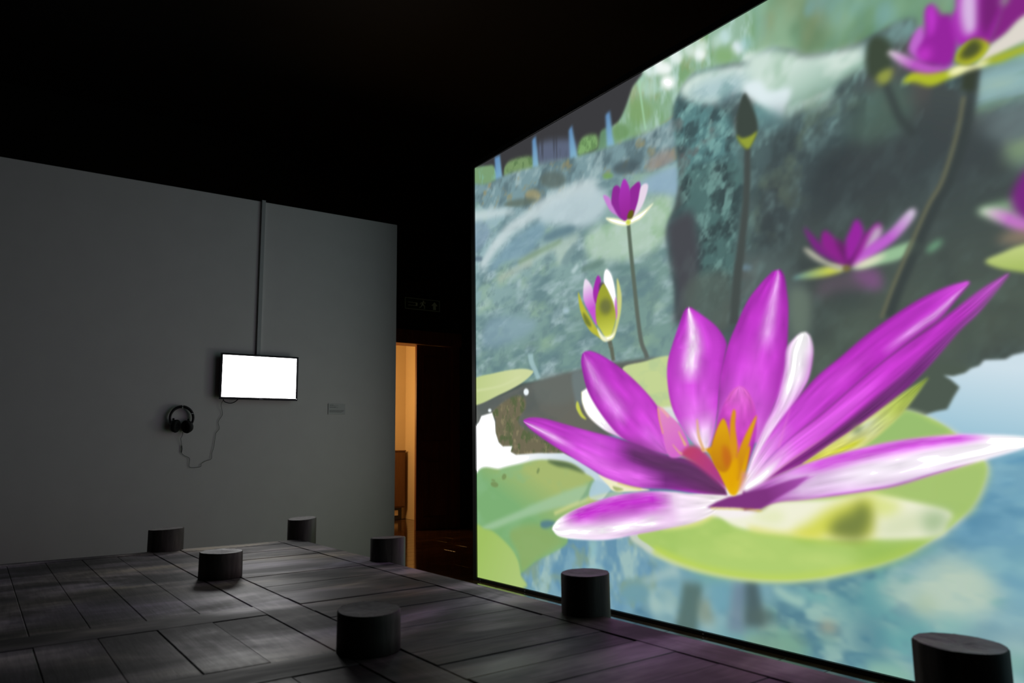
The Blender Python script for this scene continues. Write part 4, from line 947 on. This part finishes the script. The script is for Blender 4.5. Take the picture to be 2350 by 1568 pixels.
def board(l0, l1, w0, w1, along_l, g=.0012):
    bites = [(a, b_, r_ + .004) for a, b_, r_ in EDGE_POSTS if l0 - r_ < a < l1 + r_ and w0 - r_ < b_ < w1 + r_]
    z = random.uniform(-.003, 0)
    cl, cw = (l0 + l1) / 2, (w0 + w1) / 2
    if bites:                                            # a board cut out round the posts it meets
        out = []
        a0, a1, b0, b1 = l0 + g, l1 - g, w0 + g, w1 - g
        def side(p, q):
            n = max(2, int(math.dist(p, q) / .008))
            out.extend((p[0] + (q[0] - p[0]) * k / n, p[1] + (q[1] - p[1]) * k / n) for k in range(n))
        side((a0, b0), (a1, b0)); side((a1, b0), (a1, b1)); side((a1, b1), (a0, b1)); side((a0, b1), (a0, b0))
        pts = []
        for x, y in out:
            for a, b_, r_ in bites:
                d = math.hypot(x - a, y - b_)
                if d < r_:
                    k = r_ / max(d, 1e-5); x, y = a + (x - a) * k, b_ + (y - b_) * k
            pts.append((x - cl, -(y - cw)))
        n = len(pts)
        vs = [(x, y, -TH) for x, y in pts] + [(x, y, 0) for x, y in pts]
        me = MB().add(vs, [tuple(range(n))[::-1], tuple(range(n, 2 * n))] + [(i, (i + 1) % n, (i + 1) % n + n, i + n) for i in range(n)])
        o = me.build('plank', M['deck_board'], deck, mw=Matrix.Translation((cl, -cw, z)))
        return
    L = (l1 - l0 if along_l else w1 - w0) - 2 * g; Wd = (w1 - w0 if along_l else l1 - l0) - 2 * g
    key = (round(L, 3), round(Wd, 4))
    if key not in boards:
        boards[key] = MB().box((-key[0] / 2, -key[1] / 2, -TH), (key[0] / 2, key[1] / 2, 0), .0012).mesh('plank')
    r = Matrix.Rotation(0 if along_l else math.pi / 2, 4, 'Z')
    j = Matrix.Rotation(math.radians(random.uniform(-.15, .15)), 4, 'X')
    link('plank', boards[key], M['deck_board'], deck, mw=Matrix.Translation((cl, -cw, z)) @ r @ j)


LMAX = 4.75
board(0, LMAX, 0, .134, True, .0005)                     # rim along the screen side
board(0, .144, .139, .713, False, .001)                  # rim at the far end
for a, b_, n in ((.148, .841, 5), (.849, 3.130, 16), (3.139, LMAX, 11)):
    for i in range(n):
        board(a + (b_ - a) * i / n, a + (b_ - a) * (i + 1) / n, .139, .714, False, .0008)
board(0, LMAX, .719, .863, True, .0005)                  # strip that carries the inner posts
ws = [.868, 1.048, 1.217, 1.382, 1.548, 1.714, 1.88, 2.05, 2.22, 2.39]
for i in range(9):
    for a, b_ in ((.104, 1.934), (2.098, 2.691), (2.850, LMAX)):
        board(a, b_, ws[i], ws[i + 1], True)
for a, b_ in ((0, .103), (1.936, 2.096), (2.693, 2.848)):
    board(a, b_, .868, 1.63, False, .0005); board(a, b_, 1.63, 2.39, False, .0005)
u = MB().box((.12, -2.28, -DECK_Z + FLOOR_Z), (LMAX - .12, -.12, -TH - .004))
u.build('substructure', M['floor_base'], deck)

# ---------------------------------------------------------------- mooring posts
def post(l, w_, r, h, tilt, turn, label, seed, crack=None, foot=FLOOR_Z):
    rnd = random.Random(seed)
    o = tag(empty('mooring_post', DECK @ Matrix.Translation((l, -w_, foot))), label, 'post', 'round wooden posts along the jetty')
    n = 48
    top = DECK_Z - foot + h
    lob = [rnd.uniform(-1, 1) * .010 for _ in range(6)]
    def rad(t, z):
        k = 1 + sum(lob[i] * math.sin((i + 2) * t + i * 1.7) for i in range(6)) + .012 * (1 - z / top)
        if crack is not None:
            d = abs((t - crack + math.pi) % (2 * math.pi) - math.pi)
            k -= .10 * max(0, 1 - d / .07)
        return r * k
    tx, ty = math.tan(math.radians(tilt)) * math.cos(turn), math.tan(math.radians(tilt)) * math.sin(turn)
    vs, fs = [], []
    levels = [(0, 1), (top * .4, 1), (top * .75, 1), (top - .004, 1), (top, .965)]
    for zi, (z, s) in enumerate(levels):
        for i in range(n):
            t = 2 * math.pi * i / n
            q = rad(t, z) * s
            x, y = q * math.cos(t), q * math.sin(t)
            lift = (tx * x + ty * y) if zi >= 3 else 0
            vs.append((x, y, z + lift))
    for k in range(len(levels) - 1):
        for i in range(n):
            j = (i + 1) % n
            fs.append((k * n + i, k * n + j, k * n + n + j, k * n + n + i))
    fs.append(tuple(range(n))[::-1])
    sd = MB().add(vs, fs).build('log', M['post_wood'], o)
    for p in sd.data.polygons:
        p.use_smooth = len(p.vertices) == 4
    # end grain: shallow dished disc in rings
    vs, fs = [(0, 0, top - .0035)], []
    rings = (.25, .5, .75, .9, .968)
    for ri, s in enumerate(rings):
        for i in range(n):
            t = 2 * math.pi * i / n
            q = rad(t, top) * s
            x, y = q * math.cos(t), q * math.sin(t)
            vs.append((x, y, top + tx * x + ty * y - .0035 * (1 - s) + rnd.uniform(-.0008, .0008)))
    for i in range(n):
        fs.append((0, 1 + i, 1 + (i + 1) % n))
        for k in range(len(rings) - 1):
            fs.append((1 + k * n + i, 1 + k * n + n + i, 1 + k * n + n + (i + 1) % n, 1 + k * n + (i + 1) % n))
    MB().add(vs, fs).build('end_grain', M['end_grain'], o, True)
    return o


post(-.057, -.041, .090, .125, 4, 2.2, 'wooden post at the far corner of the jetty, its top face palest', 1)
post(1.202, -.032, .0886, .112, 2, 0, 'wooden post in front of the lit doorway gap', 2, -2.3)
post(2.764, .001, .0835, .130, 1, 2, 'wooden post on the jetty rim before the left part of the lily picture', 3)
post(3.960, .000, .0905, .130, 2, 4, 'nearest wooden post, cut off by the lower right corner of the picture', 4, -2.4)
post(-.032, .779, .095, .120, 2, 1, 'wooden post on the far jetty edge below the headphones', 5)
post(1.174, .785, .093, .112, 1, 4, 'wooden post with a vertical crack, below the monitor\'s left edge', 6, -2.25, DECK_Z)
post(2.739, .792, .088, .110, 3, 3, 'big wooden post in the middle of the boards, nearest the camera but one', 7, None, DECK_Z)

# ---------------------------------------------------------------- monitor on the partition
mon = tag(empty('wall_monitor', WALL @ Matrix.Translation((-1.101, 0, 1.5435))), 'flat black monitor with a blank white screen on the partition', 'monitor')
hw, hh = .2775, .1645
MB().box((-.06, -.012, -.06), (.06, 0, .06)).build('wall_bracket', M['black_metal'], mon)
MB().box((-hw + .012, -.044, -hh + .012), (hw - .012, -.012, hh - .012), .006).build('housing', M['black_plastic'], mon)
bz = MB(); t_ = .0138
bz.box((-hw, -.056, hh - t_), (hw, -.044, hh), .002).box((-hw, -.056, -hh), (hw, -.044, -hh + t_ + .003), .002)
bz.box((-hw, -.056, -hh + t_ + .003), (-hw + t_, -.044, hh - t_), .0015).box((hw - t_, -.056, -hh + t_ + .003), (hw, -.044, hh - t_), .0015)
bz.build('bezel', M['black_plastic'], mon)
mt, nt, b = mat('lit_white_screen', (.02, .02, .02), .4)
b.inputs['Emission Color'].default_value = (1, .99, .985, 1); b.inputs['Emission Strength'].default_value = MONITOR_GAIN
sc = MB().box((-hw + t_, -.0525, -hh + t_ + .003), (hw - t_, -.0445, hh - t_)).mesh('screen')
sc.materials.append(mt); sc.materials.append(M['black_plastic'])
for p in sc.polygons:
    p.material_index = 0 if p.normal.y < -.9 else 1
link('screen', sc, None, mon)['label'] = 'overexposed white display'
mt, nt, b = mat('white_led', (.8, .8, .8), .4)
b.inputs['Emission Color'].default_value = (1, 1, 1, 1); b.inputs['Emission Strength'].default_value = 1.5
MB().box((hw - .011, -.0572, -hh + .012), (hw - .0075, -.0555, -hh + .0155)).build('power_light', mt, mon)
# silver maker's lettering under the screen, block strokes
st = MB()
def stroke(x0, z0, x1, z1):
    st.box((x0, -.0572, z0), (x1, -.0558, z1))
lx, lz, lh, lw = .000, -hh + .004, .0072, .0052
for k, ch in enumerate('DELL'):
    x = lx + k * .0072
    stroke(x, lz, x + .0013, lz + lh)
    if ch == 'D':
        stroke(x, lz, x + lw * .7, lz + .0012); stroke(x, lz + lh - .0012, x + lw * .7, lz + lh); stroke(x + lw - .0013, lz + .001, x + lw, lz + lh - .001)
    if ch == 'E':
        for zz in (0, lh / 2 - .0006, lh - .0012):
            stroke(x, lz + zz, x + lw, lz + zz + .0012)
    if ch == 'L':
        stroke(x, lz, x + lw, lz + .0012)
st.build('maker_lettering', M['silver'], mon)
def smooth_path(p, n=6):
    q = [Vector(p[0]) * 2 - Vector(p[1])] + [Vector(v) for v in p] + [Vector(p[-1]) * 2 - Vector(p[-2])]
    out = []
    for i in range(1, len(q) - 2):
        for k in range(n):
            t = k / n
            out.append(.5 * (2 * q[i] + (q[i + 1] - q[i - 1]) * t + (2 * q[i - 1] - 5 * q[i] + 4 * q[i + 1] - q[i + 2]) * t * t + (3 * q[i] - q[i - 1] - 3 * q[i + 1] + q[i + 2]) * t ** 3))
    return out + [Vector(p[-1])]
mx, mz = -1.101, 1.5435
MB().tube(smooth_path([(-1.350 - mx, -.03, 1.395 - mz), (-1.3375 - mx, -.03, 1.3647 - mz), (-1.3016 - mx, -.028, 1.3534 - mz), (-1.2676 - mx, -.025, 1.3614 - mz), (-1.228 - mx, -.02, 1.395 - mz)]), .0032, 8).build('power_cable', M['black_rubber'], mon, True)

# cable duct from the wall top down to the monitor
cd = tag(empty('cable_duct', WALL @ Matrix.Translation((-1.109, 0, 1.70))), 'thin pale cable duct running up the partition from the monitor', 'cable duct')
MB().box((-.013, -.020, .01), (.013, 0, 1.187), .002).build('duct_cover', M['grey_plastic'], cd)
MB().box((-.014, -.021, 1.187), (.014, .02, 1.192), .001).build('end_cap', M['grey_plastic'], cd)

# ---------------------------------------------------------------- headphones hanging on a peg
hp = tag(empty('headphones', WALL @ Matrix.Translation((-1.612, 0, 1.235))), 'black over-ear headphones hanging on the white partition', 'headphones')
n = 40
vs, fs = [], []
for i in range(n + 1):
    t = math.radians(-38 + 256 * i / n)
    k = .5 + .5 * math.sin(t)
    R, hgt, th = .074, .014 + .005 * k, .0062 + .0035 * k
    cx, cz = R * math.cos(t), .008 + R * 1.06 * math.sin(t)
    for a in range(10):
        q = 2 * math.pi * a / 10
        rr = R + th * math.cos(q)
        vs.append((cx / R * rr, -.030 + hgt * math.sin(q), .008 + (cz - .008) / R * rr))
for i in range(n):
    for a in range(10):
        c2 = (a + 1) % 10
        fs.append((i * 10 + a, i * 10 + c2, i * 10 + 10 + c2, i * 10 + 10 + a))
fs += [tuple(range(10)), tuple(range(n * 10, n * 10 + 10))[::-1]]
MB().add(vs, fs).build('headband', M['black_plastic'], hp, True)
def cup(cx, cz, yaw, lean, sx):
    e = empty('ear_cup', Matrix.Translation((cx, -.042, cz)) @ Matrix.Rotation(lean, 4, 'Y') @ Matrix.Rotation(yaw, 4, 'Z'), hp)
    def lathe(prof, name, mtl, ns=28):
        vs, fs = [], []
        for (x, r_) in prof:
            for i in range(ns):
                t = 2 * math.pi * i / ns
                vs.append((x, r_ * math.cos(t) * .9, r_ * math.sin(t)))
        for k in range(len(prof) - 1):
            for i in range(ns):
                j = (i + 1) % ns
                fs.append((k * ns + i, k * ns + j, k * ns + ns + j, k * ns + ns + i))
        fs += [tuple(range(ns))[::-1], tuple(range((len(prof) - 1) * ns, len(prof) * ns))]
        MB().add(vs, fs).build(name, mtl, e, True)
    lathe([(-.026, .014), (-.025, .028), (-.019, .038), (-.007, .042), (0, .042)], 'cup_shell', M['black_plastic'])
    lathe([(0, .039), (.002, .043), (.010, .045), (.018, .042), (.021, .032), (.015, .023), (.006, .020)], 'ear_pad', M['black_foam'])
    MB().tube([(-.010, 0, .022), (-.020, 0, .036), (-.024, 0, .050)], .007, 8).build('yoke', M['black_plastic'], e, True)
cup(-.042, -.046, math.radians(-40), math.radians(10), 1)
cup(.037, -.050, math.radians(180 + 36), math.radians(-14), -1)
MB().box((-.0025, -.048, .075), (.0025, -.044, .094)).build('size_mark', M['white_plastic'], hp)
MB().box((.058, -.047, .038), (.074, -.043, .0415)).build('slider_mark', M['white_plastic'], hp)
MB().tube([(-.004, 0, .079), (-.004, -.06, .081)], .0035, 10).build('wall_peg', M['silver'], hp, True)
cab = [(-1.5997, 1.150), (-1.6018, 1.1218), (-1.6092, 1.1048), (-1.6004, 1.0674), (-1.5963, 1.0335), (-1.599, 1.0098), (-1.5796, .9893), (-1.5468, .9718), (-1.5436, .9446), (-1.5462, .9175), (-1.5309, .907), (-1.4955, .9075), (-1.4698, .9123), (-1.4661, .9327), (-1.4387, .9493), (-1.4031, .9637), (-1.4002, 1.0037), (-1.39, 1.0451), (-1.383, 1.1146), (-1.3795, 1.1424), (-1.3587, 1.174), (-1.3673, 1.2195), (-1.3455, 1.2619), (-1.341, 1.2832), (-1.3555, 1.3394), (-1.3434, 1.3752)]
pts = [(a + 1.612, -.008 if 2 < i < 24 else -.02, z - 1.235) for i, (a, z) in enumerate(cab)]
MB().tube(smooth_path(pts), .0013, 6).build('cord', M['black_rubber'], hp, True)
MB().tube([(pts[3][0] + .001, -.008, pts[3][2] - .01), (pts[4][0], -.008, pts[4][2]), (pts[5][0], -.008, pts[5][2])], .0028, 8).build('cord_remote', M['black_plastic'], hp, True)

# ---------------------------------------------------------------- caption card
cc = tag(empty('caption_card', WALL @ Matrix.Translation((-.4975, 0, 1.3277))), 'small white caption card to the right of the monitor', 'caption card')
MB().box((-.068, -.006, -.0415), (.068, 0, .0415), .0006).build('card_board', M['card'], cc)
for z, x1, h in ((.029, -.028, .0030), (.023, .012, .0022), (.014, -.005, .0030), (.008, .010, .0022), (-.010, .060, .0022), (-.015, .058, .0022), (-.020, .052, .0022), (-.025, .040, .0022)):
    x = -.058
    tl = MB()
    while x < x1:
        wlen = min(random.uniform(.006, .016), x1 - x)
        tl.box((x, -.0066, z), (x + wlen, -.0059, z + h)); x += wlen + .002
    tl.build('print_line', M['ink'], cc)

# ---------------------------------------------------------------- exit sign over the doorway
mt, nt, b = mat('sign_green', (.02, .055, .035), .5)
M['sign_green'] = mt
mt, nt, b = mat('pictogram_added_glow', (.45, .55, .45), .6)
b.inputs['Emission Color'].default_value = (.55, .9, .6, 1); b.inputs['Emission Strength'].default_value = .0045  # faint emission added so the unlit figures show in the dark
M['pictogram'] = mt
es = tag(empty('exit_sign', BACK @ Matrix.Translation((.21, 0, 2.895))), 'unlit green exit sign with running figure above the doorway', 'exit sign')
MB().box((-.26, -.035, -.08), (.26, 0, .08), .004).build('sign_body', M['sign_green'], es)
bd = MB(); a = .252; c_ = .073; t_ = .005
bd.box((-a, -.0365, c_ - t_), (a, -.034, c_)).box((-a, -.0365, -c_), (a, -.034, -c_ + t_)).box((-a, -.0365, -c_), (-a + t_, -.034, c_)).box((a - t_, -.0365, -c_), (a, -.034, c_))
bd.build('border', M['pictogram'], es)
rf = MB()
rf.prism([(.010 * math.cos(q) + .012, .045 + .010 * math.sin(q)) for q in np.linspace(0, 6.283, 12, endpoint=False)], -.0365, -.034)
rf.prism([(-.012, .030), (.010, .033), (.014, .0), (.000, -.010), (-.016, .004)], -.0365, -.034)
rf.prism([(.008, .030), (.034, .016), (.046, .024), (.042, .031), (.032, .026), (.012, .036)], -.0365, -.034)
rf.prism([(-.010, .030), (-.036, .018), (-.040, -.002), (-.033, -.002), (-.029, .012), (-.010, .022)], -.0365, -.034)
rf.prism([(.012, .002), (.034, -.018), (.028, -.056), (.020, -.056), (.024, -.022), (.002, -.008)], -.0365, -.034)
rf.prism([(-.014, .006), (-.024, -.026), (-.050, -.042), (-.046, -.050), (-.016, -.032), (.000, -.006)], -.0365, -.034)
rf.build('running_figure', M['pictogram'], es)
ar = MB().prism([(.175, .050), (.222, -.002), (.196, -.002), (.196, -.056), (.154, -.056), (.154, -.002), (.128, -.002)], -.0365, -.034)
ar.build('arrow', M['pictogram'], es)
MB().box((-.21, -.0365, .012), (-.10, -.034, .018)).box((-.10, -.0365, -.02), (-.075, -.034, .018)).box((-.21, -.0365, -.026), (-.075, -.034, -.02)).build('route_line', M['pictogram'], es)

# ---------------------------------------------------------------- cabinet in the hallway
M['cabinet_wood'] = wood('brown_cabinet_wood', (.09, .042, .017), (.13, .062, .026), (.17, .085, .036), (.4, .55), (8, 8, 1.2), .4, .4, .05)
M['brass'] = mat('pale_brass_plate', (.75, .62, .42), .4)[0]
kx1 = .744
kb = tag(empty('hall_cabinet', BACK @ Matrix.Translation((kx1 - .9, hy - .105, FLOOR_Z))), 'waist-high brown cabinet in the hallway seen through the doorway', 'cabinet')
MB().box((0, 0, .17), (.9, .10, .985), .003).build('body', M['cabinet_wood'], kb)
MB().box((-.01, -.012, .985), (.905, .10, 1.005), .003).build('top_board', M['cabinet_wood'], kb)
MB().box((.012, -.014, .19), (.445, 0, .97), .003).build('cabinet_door', M['cabinet_wood'], kb)
MB().box((.455, -.014, .19), (.888, 0, .97), .003).build('cabinet_door', M['cabinet_wood'], kb)
MB().box((.03, .03, 0), (.86, .095, .17)).build('plinth', M['black_plastic'], kb)
MB().box((.66, .024, .06), (.80, .03, .135), .001).build('plate', M['brass'], kb)
